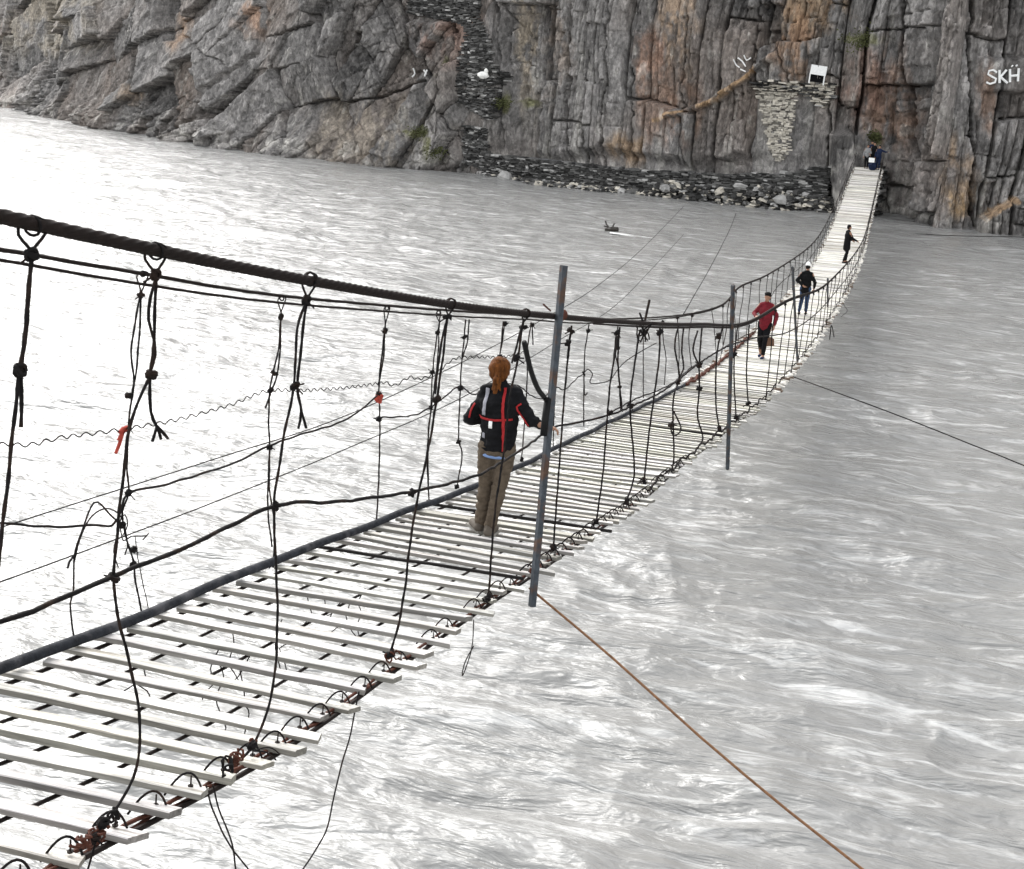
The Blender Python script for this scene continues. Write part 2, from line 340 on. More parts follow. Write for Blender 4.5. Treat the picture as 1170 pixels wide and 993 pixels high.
def seg_dist(PX, PY, a, b):
    ax, ay = a; dx, dy = b[0] - ax, b[1] - ay; t = np.clip(((PX - ax) * dx + (PY - ay) * dy) / (dx * dx + dy * dy + 1e-9), 0, 1)
    return np.hypot(PX - ax - t * dx, PY - ay - t * dy)
def line_dist(PX, PY, pts):
    d = np.full(PX.shape, 1e9)
    for a, b in zip(pts[:-1], pts[1:]): d = np.minimum(d, seg_dist(PX, PY, a, b))
    return d
def build_cliff():
    zr = np.concatenate([np.arange(-1.2, 19.5, .12), 19.5 + np.cumsum(np.linspace(.4, 3.0, 26))])
    Zg, I = np.meshgrid(zr, np.arange(len(BT)), indexing='ij'); T = BT[I]; S = ARC[I]
    bxg = BXY[I]; ng = NRM[I]
    back = sstep(548, 575, T) * sstep(965, 948, T) * 3.2
    lean = .05 + .22 * sstep(560, 420, T)
    off0 = -back * 1.0 - lean * np.maximum(Zg, 0)
    P0 = np.concatenate([bxg + ng * off0[..., None], Zg[..., None]], -1)
    PX, PY = proj(P0)
    right = sstep(500, 590, T)
    u = S; v = Zg
    wu = u + .10 * fbm(u * .7, v * .3, 3, 2) + .9 * fbm(u * .03, v * .08, 2, 4); wv = v + .12 * fbm(u * .5, v * .6, 3, 3)
    # big buttresses
    d = 1.5 * fbm(u * .05, v * .03, 2, 11) * (1 - .3 * right)
    # columnar joints on the right, tilted slabs on the left
    def facet(b, a0, tx, ty, tw, td):
        q, x_, y_, ed = b
        return (q - .5) * a0 + (np.mod(q * 7.3, 1) - .5) * 2 * tx * x_ + (np.mod(q * 3.9, 1) - .58) * 2 * ty * y_ - td * sstep(tw, tw * .25, ed)
    bA = blocks(wu, wv, 3.4, 9.5, 40); bB = blocks(wu + 1.3, wv, 1.25, 3.6, 45); bC = blocks(wu + .4, wv, .5, 1.3, 47)
    h, hb = bA[0], bB[0]
    thin = .35 + .65 * sstep(-.2, .3, fbm(u * .09, v * .07, 3, 98))
    colr = facet(bA, 2.0, .36, .08, .15, 1.6) + facet(bB, .75, .34, .10, .10, .6) * thin + facet(bC, .22, .25, .12, .06, .15) * thin
    ca, sa = math.cos(.62), math.sin(.62)
    ru = (wu * ca + wv * sa); rv = (-wu * sa + wv * ca)
    rough_zone = sstep(-.05, .3, fbm(u * .07, v * .09, 2, 90))
    cA = blocks(ru, rv, 8.5, 4.0, 60, .3); cB = blocks(ru + 3, rv, 3.0, 1.6, 65, .3); cC = blocks(ru, rv + 1, 1.0, .55, 75, .3)
    k, kb = cA[0], cB[0]
    slab = facet(cA, 2.4, .28, .36, .15, 1.7) + facet(cB, .9, .28, .34, .10, .5) * (.3 + .7 * rough_zone) + facet(cC, .32, .3, .3, .06, .2) * (.2 + .8 * rough_zone)
    d = d + colr * right + slab * (1 - right)
    m1, m2, mh, mx_, my_ = worley(wu / .55, wv / (.45 + .9 * right), 95); m1b, m2b, mhb, mxb, myb = worley(wu / .28, wv / (.24 + .5 * right), 97)
    act = (.35 + .65 * right) * .35 + (.3 + .35 * right) * sstep(-.3, .2, fbm(u * .12, v * .1, 3, 99))
    d = d + (act * .6) * ((mh - .5) * .32 + (np.mod(mh * 6.1, 1) - .5) * mx_ * .5 + (np.mod(mh * 3.7, 1) - .5) * my_ * .45 - .2 * sstep(.09, 0, m2 - m1)) + act * ((mhb - .5) * .14 + (np.mod(mhb * 6.1, 1) - .5) * mxb * .25)
    d = d + .07 * fbm(u * 1.2, v * .6, 4, 7, .6)
    d = d + .25 * right * (np.abs(fbm(u * 1.6, v * .10, 3, 71)) - .2)
    d = d + .0 * right
    foot = sstep(3.4, 0, Zg) * (1 - sstep(500, 560, T))
    q1, q2, qh, qx, qy = worley(u / 1.3, v / .9, 83)
    d = d + foot * (.9 + .9 * (qh - .5) - .5 * sstep(.2, 0, q2 - q1))
    # calm the relief where masonry and the bridge landing stand
    def calm(poly, amount, target, soft=6):
        nonlocal d
        m = poly_mask(PX, PY, poly, soft) * amount; d = d * (1 - m) + target * m
    calm([(855, 92), (960, 92), (960, 205), (862, 205)], .85, -.1)
    calm([(545, 158), (640, 172), (700, 164), (790, 178), (860, 168), (965, 178), (965, 260), (545, 225)], .85, -.35, 16)
    calm([(460, -60), (560, -60), (575, 60), (585, 190), (515, 190), (518, 30), (462, 26)], .85, -.6)
    calm([(966, 150), (1018, 156), (1014, 205), (966, 205)], .9, -.9)
    calm([(1118, 62), (1175, 62), (1175, 108), (1118, 108)], .85, .35)
    calm([(812, 30), (862, 30), (862, 95), (812, 95)], .7, .3)
    # named cracks and gullies
    for pts, w, dep in [([(1112, -80), (1110, 258)], 3.2, 2.2), ([(1037, -60), (1032, 60), (1034, 246)], 4.5, 2.0), ([(948, 120), (946, 196)], 3, 1.2), ([(654, -60), (652, 100), (654, 192)], 4.5, 1.6), ([(703, -40), (698, 90), (690, 190)], 3, 1.2),
                        ([(515, 26), (512, 95), (508, 160)], 3, 1.6), ([(676, 60), (672, 190)], 2.5, .9), ([(727, 80), (724, 192)], 2.5, .9), ([(786, 10), (778, 95), (784, 188)], 2.5, .9), ([(330, -60), (290, 60), (240, 105), (205, 150)], 6, .9), ([(265, 106), (248, 130), (242, 150)], 2.2, 1.6),
                        ([(390, 118), (440, 108), (486, 92)], 2.6, 1.5), ([(210, 40), (262, 75)], 2.0, .7), ([(270, -60), (262, 20), (215, 70)], 2.0, .9), ([(560, -60), (566, 90), (570, 170)], 3, 1.0), ([(862, -50), (864, 60)], 2.5, 1.0), ([(600, -60), (598, 150)], 2, .7), ([(1002, 190), (1003, 245)], 2.5, .8), ([(60, 30), (52, 120)], 3, 1.2), ([(150, 60), (142, 150)], 2.5, .9), ([(900, 10), (893, 60), (905, 95)], 2, .8)]:
        d = d - dep * sstep(w * .62, w * .3, line_dist(PX + 5.0 * fbm(PX * .06, PY * .05, 4, 3, .6), PY, pts))
    d = d - 1.5 * poly_mask(PX, PY, [(866, 4), (893, 6), (891, 62), (870, 70)], 2)          # square alcove
    d = d - 1.0 * poly_mask(PX, PY, [(400, 36), (418, 33), (414, 52), (404, 52)], 3)
    d = d - 1.3 * poly_mask(PX, PY, [(184, -40), (212, -40), (206, 50), (182, 48)], 3)
    # shelf running up to the right, and the low shelf at the far right
    dl = line_dist(PX, PY, [(770, 132), (800, 122), (838, 102), (872, 76), (890, 66)]); d = d + 1.1 * sstep(5, 1.5, dl)
    br = poly_mask(PX, PY, [(1113, 250), (1140, 232), (1175, 214), (1245, 196), (1245, 290), (1105, 290)], 3); d = d + 2.2 * br
    pil = poly_mask(PX, PY, [(950, 150), (972, 150), (975, 190), (972, 262), (945, 262), (946, 200)], 3); d = d + (1.8 + 2.4 * 1) * pil
    land = poly_mask(PX, PY, [(974, 196), (1042, 200), (1042, 262), (972, 262)], 3); d = d - .1 * land
    off = off0 + d
    off = np.where(Zg > 19, off - (Zg - 19) * .25, off)
    P = np.concatenate([bxg + ng * off[..., None], (Zg + .25 * fbm(u * .8, v * .8, 3, 14))[..., None]], -1)
    # pigment: rock tints per block, brown varnish, rust stains, pale wash lines
    base = np.array([.180, .171, .163]); shape = PX.shape + (1,)
    hh = np.where(right > .5, h, k); hb2 = np.where(right > .5, hb, kb)
    val = .56 + .66 * hh + .6 * (hb2 - .5) + .34 * (mh - .5) + .16 * (mhb - .5)
    colr_ = base * val[..., None]
    brown = np.clip(.6 * fbm(u * .12, v * .1, 4, 101) + .55 * (np.mod(hh * 5.7, 1) - .42), 0, 1)[..., None]
    colr_ = colr_ * (1 - brown) + np.array([.185, .145, .118]) * brown
    def stain(x, y, rx, ry, c, a=1.0, sd=0):
        nonlocal colr_
        m = np.exp(-(((PX - x) / (rx * 1.5)) ** 2 + ((PY - y) / (ry * 1.3)) ** 2)) * (1 + 2.2 * fbm(PX * .09, PY * .035, 5, 200 + sd, .65)) ; m = np.clip(m * 1.5 - .3, 0, 1)[..., None] * a
        colr_ = colr_ * (1 - m) + np.array(c) * m
    R_ = (.23, .145, .10); Og = (.36, .24, .135)
    for k_, s_ in enumerate([(1090, 208, 14, 34, Og), (1092, 225, 12, 16, (.5, .33, .16)), (1010, 110, 20, 45, R_), (990, 95, 22, 25, (.2, .12, .09)), (752, 105, 14, 45, R_), (745, 60, 12, 22, (.33, .2, .14)), (722, 170, 14, 16, Og), (780, 125, 16, 30, R_), (930, 12, 25, 22, (.36, .26, .17)), (905, 50, 14, 35, (.36, .22, .13)),
                            (1128, 110, 7, 30, R_), (290, 20, 10, 16, (.36, .22, .14)), (205, 28, 8, 20, (.33, .22, .14)), (145, 110, 5, 14, (.3, .22, .15)), (510, 30, 22, 30, (.3, .2, .16)), (600, 40, 10, 60, (.36, .3, .22)), (640, 50, 14, 60, (.28, .23, .19)), (420, 150, 50, 30, (.3, .26, .21)), (60, 20, 40, 30, (.3, .26, .2)), (1060, 210, 40, 40, (.23, .2, .18)), (775, 30, 14, 40, (.36, .25, .16))]):
        stain(*s_, .62, k_)
    m = (sstep(4.5, 1.0, line_dist(PX, PY, [(805, 120), (838, 102), (868, 78)])) * .9 + sstep(3.5, 1, line_dist(PX, PY, [(1120, 247), (1140, 235), (1158, 225)])) * .8 + sstep(3, 1, line_dist(PX, PY, [(752, 137), (782, 127)])) * .8)
    m = np.clip(m, 0, 1)[..., None]; colr_ = colr_ * (1 - m) + np.array([.38, .25, .14]) * m
    # pale streaks, vertical on the right, wash line at the water on the left
    st = sstep(.42, .7, fbm(u * 1.3, v * .09, 4, 131) + .3) * right * .3 * sstep(0, 14, 16 - Zg)
    wl = sstep(2.6, 1.2, Zg) * sstep(.1, .6, Zg) * sstep(-.1, .5, fbm(u * .8, v * .8, 3, 141)) * .5
    gr = sstep(.35, .6, fbm(u * 1.5, v * .6, 5, 151)) * .35
    w = np.clip(st + wl + gr, 0, .8)[..., None]; colr_ = colr_ * (1 - w) + np.array([.46, .44, .40]) * w
    mo = np.zeros(PX.shape)
    for x, y, rx, ry in [(497, 168, 7, 16), (480, 152, 20, 7), (572, 120, 6, 14), (985, 45, 22, 6), (1000, 158, 5, 10), (600, 118, 12, 5), (850, 225, 10, 4), (508, 75, 4, 10)]:
        mo = np.maximum(mo, np.exp(-(((PX - x) / rx) ** 2 + ((PY - y) / ry) ** 2)))
    mo = np.clip(mo * 1.4 * (1 + fbm(PX * .2, PY * .2, 3, 5)) - .3, 0, .8)[..., None]; colr_ = colr_ * (1 - mo) + np.array([.15, .15, .07]) * mo
    me = grid_mesh('cliff', P, np.clip(colr_, .02, .8))
    o = link('cliff', me, M['rock']); o['kind'] = 'structure'
    # plateau behind the rim
    top = P[-1]; back_ = top.copy(); nb = np.concatenate([NRM, np.zeros((len(NRM), 1))], 1)
    Pp = np.stack([top + np.array([0, 0, 0.0]), top - nb * 60 + np.array([0, 0, 14.0]), top - nb * 400 + np.array([0, 0, 40.0])])
    o2 = link('hills', grid_mesh('hills', Pp, np.full(Pp.shape, .25)), M['rock']); o2['kind'] = 'structure'
    return o, P
cliff, CP = build_cliff()
_bv = BVHTree.FromPolygons([Vector(v.co) for v in cliff.data.vertices], [tuple(p.vertices) for p in cliff.data.polygons])
def hit(px, py, toward=.0):
    d = Vector(ray(px, py)).normalized(); h_ = _bv.ray_cast(Vector(O), d)
    if h_[0] is None: return curtain((px, py))[0]
    return np.array(h_[0] - d * toward)

# ------------------------------------------------------------------ masonry on the far bank
def stone_tint(pale=False):
    if pale: g = rng.choice([rng.uniform(.38, .62), rng.uniform(.12, .25)], p=[.8, .2]); return (g, g * .93, g * .8)
    g = rng.choice([rng.uniform(.025, .08), rng.uniform(.08, .18), rng.uniform(.28, .45)], p=[.6, .31, .09]); return (g, g * .98, g * .94)
def masonry(name, tops, bots, off, label, cat='wall', pale=False, ln=(.2, .75), ht=(.07, .17), depth=.7, ej=0.0):
    tp = [curtain(p, off) for p in tops]; bt = [curtain(p, off) for p in bots]
    it = np.array([i for _, i in tp]); zt = np.array([p[2] for p, _ in tp]); ib = np.array([i for _, i in bt]); zb = np.array([p[2] for p, _ in bt])
    o_ = np.argsort(it); it, zt = it[o_], zt[o_]; o_ = np.argsort(ib); ib, zb = ib[o_], zb[o_]
    mb = MB(); i0, i1 = min(it[0], ib[0]), max(it[-1], ib[-1]); a0, a1 = np.interp([i0, i1], np.arange(len(ARC)), ARC)
    z = zb.min()
    while z < zt.max():
        h_ = rng.uniform(*ht); a = a0 - rng.uniform(0, .4)
        while a < a1:
            l = rng.uniform(*ln); am = a + l / 2; i = np.interp(am, ARC, np.arange(len(ARC))); hz = h_ * rng.uniform(.75, 1.25)
            if i0 + ej * rng.uniform(0, 1) * (i1 - i0) <= i <= i1 - ej * rng.uniform(0, 1) * (i1 - i0) and np.interp(i, ib, zb) - .1 <= z + hz / 2 <= np.interp(i, it, zt) + rng.uniform(-.08, .1):
                B = np.array([np.interp(i, np.arange(len(ARC)), BXY[:, k]) for k in (0, 1)]); n_ = np.array([np.interp(i, np.arange(len(ARC)), NRM[:, k]) for k in (0, 1)])
                an = math.atan2(-n_[0], n_[1]) + math.pi; R = rotz(an + rng.normal(0, .09)) @ roty(rng.normal(0, .06))
                c = np.array([*(B + n_ * (off - depth / 2 + rng.normal(0, .09))), z + hz / 2])
                mb.box(c, (l * 1.02, depth, hz * .94), R, .16, stone_tint(pale if pale != 'mix' else rng.random() < .5))
            a += l
        z += h_
    o = mb.build(name, M['slate']); tag(o, label, cat)
    return o
def masonry_poly(name, poly, label, cat, pale=False, ln=(.2, .7), ht=(.07, .17), proud=.12, depth=.5, group=None, tilt=.07, soft=0):
    cs = [curtain(p, -1.5) for p in poly]; zs = [p[2] for p, _ in cs]; ii = [i for _, i in cs]; a0, a1 = np.interp([min(ii), max(ii)], np.arange(len(ARC)), ARC)
    mb = MB(); z = min(zs) - 1.2; px_ = np.array([p[0] for p in poly]); py_ = np.array([p[1] for p in poly]); last = None
    while z < max(zs) + 1.2:
        h_ = rng.uniform(*ht); a = a0 - 1 - rng.uniform(0, .4)
        while a < a1 + 1:
            l = rng.uniform(*ln); i = np.interp(a + l / 2, ARC, np.arange(len(ARC))); hz = h_ * rng.uniform(.75, 1.2)
            B = np.array([np.interp(i, np.arange(len(ARC)), BXY[:, k]) for k in (0, 1)]); n_ = np.array([np.interp(i, np.arange(len(ARC)), NRM[:, k]) for k in (0, 1)])
            h0 = _bv.ray_cast(Vector((*(B + n_ * 15), z + hz / 2)), Vector((-n_[0], -n_[1], 0)))[0]
            if h0 is not None:
                q = np.array(h0); qx, qy = proj(q[None])
                if poly_mask(qx, qy, poly, .01)[0] > 0 and rng.random() > soft:
                    an = math.atan2(-n_[0], n_[1]) + math.pi; Rm = rotz(an + rng.normal(0, .1)) @ roty(rng.normal(0, tilt))
                    q[:2] += n_ * (proud - depth / 2 + rng.normal(0, .05)); mb.box(q, (l * 1.04, depth, hz * .95), Rm, .2, stone_tint(pale if pale != 'mix' else rng.random() < .55))
            a += l
        z += h_
    o = mb.build(name, M['slate']); tag(o, label, cat, group); return o
masonry('path_wall', [(548, 176), (600, 180), (700, 192), (760, 196), (830, 199), (900, 197), (944, 190)], [(548, 200), (700, 219), (860, 236), (944, 246)], -.1, 'long dark dry stone retaining wall carrying the footpath along the foot of the cliff', 'wall')
masonry_poly('terrace_wall', [(466, -40), (550, -40), (549, 16), (531, 28), (500, 22), (466, 15)], 'dark stacked slate wall high on the cliff at the top edge left of the steps', 'wall', proud=.5, depth=1.2)
SG = 'stacked stone stair flanks climbing the cliff'
masonry_poly('stair_wall', [(529, 26), (549, 18), (560, 46), (566, 80), (584, 84), (580, 97), (521, 101), (527, 62), (534, 40)], 'tall dark dry stone stair flank around the bright white stone, below the high slate wall', 'wall', group=SG, proud=.3, depth=.9, soft=.06)
masonry_poly('stair_wall', [(522, 103), (572, 99), (575, 124), (562, 140), (540, 128), (526, 118)], 'broken dry stone stair flank just below the bright white stone', 'wall', group=SG, proud=.3, depth=.9, soft=.15)
masonry_poly('stair_wall', [(531, 143), (555, 146), (560, 178), (546, 192), (531, 186)], 'lowest dry stone stair flank rising from the footpath', 'wall', group=SG, proud=.3, depth=.9, soft=.1)
masonry_poly('masonry_pier', [(864, 104), (912, 106), (909, 124), (905, 142), (903, 174), (889, 186), (880, 170), (872, 142), (868, 113)], 'tapering patch of pale cream rubble masonry under the ledge with the white board', 'wall', pale=True, ln=(.15, .5), ht=(.07, .18), soft=.08)
masonry_poly('ledge_wall', [(860, 94), (880, 92), (955, 96), (953, 112), (944, 126), (930, 114), (908, 105), (864, 103)], 'pale stone parapet of the ledge that carries the white board', 'wall', pale='mix', proud=.45, depth=1.0, soft=.05)
masonry('landing_wall', [(973, 192), (985, 192), (1003, 192)], [(972, 250), (1000, 250)], .2, 'rough dark stone abutment under the far end of the footbridge', 'wall', depth=1.6, ln=(.2, .7), ht=(.1, .22), ej=.08)
# footpath on top of the retaining wall
def footpath():
    rows = []
    for x, y in [(548, 176), (600, 181), (650, 187), (700, 193), (760, 197), (830, 200), (900, 198), (944, 191), (975, 186)]:
        p, i = curtain((x, y), -.2); i = int(i); n_ = np.array([*NRM[i], 0]); p = p + np.array([0, 0, -.12]); rows.append([p + n_ * .05, p - n_ * 4.6])
    me = grid_mesh('path', np.array(rows), np.full((len(rows), 2, 3), .2))
    if me.polygons[0].normal.z < 0: me.flip_normals()
    o = link('path', me, M['slate']); o['kind'] = 'structure'
footpath()
# loose rubble and boulders at the foot
def boulder(c, r, col, name=None, label=None):
    mb = MB(); mb.blob(c, np.array(r) * .75, .34, tuple(q * .8 for q in col), rotz(rng.uniform(0, 6)) @ rotx(rng.uniform(-.5, .5)), (7, 4)); o = mb.build(name, M['slate']); tag(o, label, 'boulder'); return o
rb = MB()
for k_ in range(1500):
    t = rng.uniform(550, 950); f = rng.random() ** .8
    yb = np.interp(t, [550, 620, 760, 850, 945], [203, 211, 227, 236, 245]); hgt = np.interp(t, [550, 740, 760, 850, 870, 945], [5, 8, 22, 14, 28, 22])
    if 770 < t < 870 and rng.random() < .3: continue
    p, i = curtain((t, yb - f * hgt), .5 + .5 * (1 - f)); sz = rng.uniform(.08, .34) * (1.25 if rng.random() < .15 else 1)
    rb.blob(p - np.array([0, 0, .1]), np.array([sz * rng.uniform(.8, 1.5), sz, sz * rng.uniform(.25, .6)]), .42, stone_tint(rng.random() < .22), rotz(rng.uniform(0, 6)) @ rotx(rng.normal(0, .3)), (5, 3))
tag(rb.build('rubble', M['slate']), 'broken dark slabs heaped along the waterline under the path wall', 'rubble', kind='stuff')
for (x, y), r, g, lab in [((845, 213), (.95, .5, .32), .42, 'pale flat boulder resting on the rubble below the path wall'), ((711, 219), (.7, .5, .4), .42, 'pale grey boulder at the waterline left of the wooded debris wake'),
                          ((893, 228), (.9, .7, .55), .38, 'biggest angular grey block in the slab heap left of the rock pillar'), ((760, 215), (.9, .6, .5), .36, 'grey rounded boulder under the path wall'), ((577, 203), (1.3, .7, .8), .4, 'whitish block of bedrock at the left end of the path wall')]:
    lab = lab.replace('left of the wooded debris wake', 'behind the floating driftwood')
    boulder(curtain((x, y), 1.0)[0], r, (g, g * .98, g * .94), 'boulder', lab)
p = hit(552, 86, .5); mb = MB(); mb.blob(p, (.55, .35, .33), .12, (.85, .84, .8), lv=(10, 7)); mb.blob(p + np.array([.28, 0, .38]), (.2, .18, .24), .1, (.85, .84, .8)); tag(mb.build('boulder', M['slate']), 'bright white lump of stone sitting on the stone stairs', 'boulder')
# green tufts
for (x, y), r, lab in [((498, 172), .8, 'olive green shrub at the waterline beside the foot of the stairs'), ((573, 118), .7, 'bright green shrub growing in the crack right of the stone stairs'), ((986, 46), 1.1, 'wide green tuft on the rock shelf high above the bridge landing'),
                       ((1001, 156), .5, 'small yellow green tuft right above the people at the bridge end'), ((482, 152), 1.0, 'faded green patch of plants low on the slope left of the stairs'), ((845, 226), .6, 'green tuft among the slabs under the path wall')]:
    c = hit(x, y, .3); mb = MB()
    for k_ in range(260):
        q = c + np.array([rng.normal(0, r * .6), rng.normal(0, .25), rng.normal(0, r * .33)]); a = rng.uniform(0, 6.3); s_ = rng.uniform(.05, .13)
        e1 = np.array([math.cos(a), .4 * math.sin(a), math.sin(a)]) * s_; e2_ = np.array([-math.sin(a) * .5, .5, math.cos(a) * .5]) * s_
        mb.add([q, q + e1 + e2_, q + e1 * 2, q + e1 - e2_], [(0, 1, 2, 3)])
    tag(mb.build('shrub', M['leaf']), lab, 'shrub', 'green tufts on the cliff')
# white board on legs on the ledge
def noticeboard():
    base = curtain((932, 96), -2.6)[0]; px2m = np.linalg.norm(base - O) / FPX; e = empty('notice_board', base); tag(e, 'white board propped on short legs on the masonry ledge high on the cliff', 'board')
    w, h_ = 17 * px2m, 20 * px2m
    mb = MB(); mb.box((0, .1, h_ * .72), (w, .05, h_ * .5), rotx(-.12), 0); mb.build('panel', M['white'], e)
    for s_ in (-1, 1):
        mb = MB(); mb.box((s_ * (w / 2 - .06), .0, h_ * .24), (.1, .08, h_ * .5), roty(-.06), 0); mb.build('leg', M['white'], e)
    mb = MB(); mb.box((0, .22, h_ * .3), (w * .85, .05, h_ * .4)); mb.build('back_panel', M['black'], e)
    e.rotation_euler = (0, math.radians(6), math.radians(6))
noticeboard()
# paint on the rock
def stroke_set(name, strokes, r, label, lift=.12, cat='graffiti'):
    mb = MB()
    for s_ in strokes:
        pts = [hit(x, y, lift) for x, y in s_]
        pts = [np.array(p) for p in pts]; dm = np.median([np.linalg.norm(p - O) for p in pts])
        pts = [O + ray(*q) / np.linalg.norm(ray(*q)) * np.clip(np.linalg.norm(p - O), dm - .35, dm + .1) for p, q in zip(pts, s_)]
        mb.tube(spline(pts, .2), r, 5)
    tag(mb.build(name, M['white']), label, cat)
stroke_set('painted_letters', [[(1139, 83), (1135, 80), (1130, 81), (1129, 85), (1134, 88), (1138, 90), (1137, 94), (1131, 96), (1127, 94)], [(1142, 80), (1142, 95)], [(1150, 80), (1143, 88)], [(1143, 88), (1151, 95)],
                               [(1154, 79), (1154, 94)], [(1164, 78), (1163, 93)], [(1154, 87), (1164, 86)], [(1156, 75), (1157, 76)], [(1161, 74.5), (1162, 75.5)]], .085, 'white painted letters SKH on the dark rock at the right edge')
stroke_set('painted_scrawl', [[(838, 68), (841, 74), (845, 77)], [(843, 66), (848, 70), (852, 76)], [(850, 63), (853, 69), (858, 66)], [(846, 79), (852, 82)]], .06, 'thin white painted scrawl on smooth grey rock left of the square alcove')
stroke_set('painted_marks', [[(472, 78), (474, 84), (471, 88)], [(484, 80), (487, 84), (485, 87), (488, 80)]], .09, 'small white paint marks on the slab left of the stairs')

# ------------------------------------------------------------------ footbridge geometry
_S = np.array([2.4, 3.4, 5.1, 6.7, 8.3, 10.5, 13, 16.4, 20, 26, 30, 35, 40, 46, 55, 63, 72, 82, 90, 100, 103])
_Zd = np.array([-2.5, -2.74, -3.16, -3.43, -3.69, -4.08, -4.52, -5.0, -5.52, -6.38, -6.88, -7.38, -7.72, -7.98, -8.24, -8.32, -8.15, -7.77, -7.22, -6.55, -6.35]) + LIFT
_Xc = np.array([-3.32] * 9 + [-3.34, -3.38, -3.4, -3.36, -3.3, -3.2, -3.2, -3.35, -3.53, -3.66, -3.77, -3.8])
_Wd = np.interp(_S, [0, 16, 40, 100], [1.71, 1.71, 2.0, 1.95])
def _cub(xs, ys, s):
    m = np.gradient(ys, xs); i = np.clip(np.searchsorted(xs, s) - 1, 0, len(xs) - 2); h_ = xs[i + 1] - xs[i]; t = (s - xs[i]) / h_
    return (2 * t ** 3 - 3 * t ** 2 + 1) * ys[i] + (t ** 3 - 2 * t ** 2 + t) * h_ * m[i] + (-2 * t ** 3 + 3 * t ** 2) * ys[i + 1] + (t ** 3 - t ** 2) * h_ * m[i + 1]
def dz(s): return float(_cub(_S, _Zd, np.clip(s, 2.4, 103)))
def dxc(s): return float(_cub(_S, _Xc, np.clip(s, 2.4, 103)))
def dw(s): return float(np.interp(s, _S, _Wd))
def deck(s, f, up=0): return np.array([dxc(s) + f * dw(s) / 2, s, dz(s) + up])       # f = -1 left edge .. 1 right edge
XR, XL = -2.465, -4.175
BR = empty('rope_footbridge', (dxc(2.4), 2.4, dz(2.4)))
tag(BR, 'long sagging suspension footbridge of pale boards hung from black ropes across the river', 'footbridge')
BR.location = (0, 0, 0)
# boards ---------------------------------------------------------------
def plank(mb, s, wid, dark=False):
    c = deck(s, 0); slope = math.atan2(dz(s + .3) - dz(s - .3), .6); jl, jr = rng.uniform(-.05, .09, 2); L_ = dw(s) + jl + jr
    g = rng.uniform(.62, 1.05); col = (g, g * rng.uniform(.96, 1), g * rng.uniform(.9, 1))
    if rng.random() < .08: col = (g * .6, g * .57, g * .52)
    R = rotz(rng.normal(0, .012)) @ roty(rng.normal(0, .008)) @ rotx(slope + rng.normal(0, .05))
    n = 7; vs = []; th = .029 * rng.uniform(.8, 1.2)
    bow = np.linspace(0, 1, n + 1) * rng.normal(0, .008) + rng.normal(0, .0018, n + 1); e = rng.uniform(-.02, .02, 2)
    for i in range(n + 1):
        x = -L_ / 2 + L_ * i / n + (jr - jl) / 2
        for (yy, zz) in ((-wid / 2, -th / 2), (wid / 2, -th / 2), (wid / 2, th / 2 - .004), (wid / 2 - .006, th / 2), (-wid / 2 + .006, th / 2), (-wid / 2, th / 2 - .004)):
            xx = x + (e[0] if i == 0 else 0) * yy / wid * 2 + (e[1] if i == n else 0) * yy / wid * 2
            vs.append(R @ np.array([xx, yy + rng.normal(0, .0015), zz + bow[i]]) + c)
    fs = [(i * 6 + k, i * 6 + (k + 1) % 6, (i + 1) * 6 + (k + 1) % 6, (i + 1) * 6 + k) for i in range(n) for k in range(6)] + [tuple(range(6))[::-1], tuple(n * 6 + k for k in range(6))]
    mb.add(vs, [f[::-1] for f in fs], col)
    return c, R, L_, jr
def shade_board_sides(o):
    "pale tops; shade painted into the colour of sides, undersides and ends"
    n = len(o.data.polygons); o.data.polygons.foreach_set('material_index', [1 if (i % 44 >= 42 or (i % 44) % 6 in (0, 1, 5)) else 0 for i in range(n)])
s = 2.55; npl = 0; s_list = []
while s < 28.5 and npl < 99:
    mb = MB(); wd_ = rng.uniform(.07, .105); darkp = npl in (24, 34, 66)
    c, R, L_, jr = plank(mb, s, wd_ if not darkp else .02)
    o = mb.build('plank', [M['dark']] * 2 if darkp else [M['wood'], M['edge']], BR); shade_board_sides(o)
    if darkp: o['label'] = 'thin dark beam among the pale boards'
    if s < 17 and not darkp and rng.random() > .12:
        # wire loop round the board end with its nail
        ln = MB(); xe = dw(s) / 2 - .09; rr = .052; k0 = rng.uniform(-.1, .1)
        arc = [R @ np.array([xe + .022 * math.sin(a * .5) - .05 + .10 * (a / math.pi), -wd_ / 2 - .02 + (wd_ + .0) * (.15 + .6 * (1 - math.cos(a)) / 2) + .03, .0 + .075 * math.sin(a) + .0]) + c for a in np.linspace(-.35, math.pi * .95, 12)]
        ln.tube(arc, .005 if s < 9 else .0065, 6)
        ln.build('rope_loop', M['rope'], o)
        nl = MB(); nb_ = R @ np.array([xe + .03, .01, .02]) + c; nl.tube([nb_, nb_ + np.array([.004, 0, .05])], .0035, 5); nl.tube([nb_, nb_ + np.array([0, 0, .006])], .012, 7); nl.build('nail', M['cable'], o)
    npl += 1; s_list.append(s); s += np.interp(s, [2, 10, 20, 28], [.262, .27, .25, .25]) * rng.uniform(.92, 1.08)
mb = MB(); dk = MB()
while s < 101:
    if rng.random() < .05: s += rng.uniform(.05, .15)
    plank(mb, s, np.interp(s, [27, 34], [.14, .19]) * rng.uniform(.9, 1.1)); s += np.interp(s, [27, 34], [.24, .215]) * rng.uniform(.95, 1.08)
o = mb.build('plank', [M['wood'], M['edge']], BR); shade_board_sides(o); o['kind'] = 'stuff'; o['label'] = 'closely laid far boards'
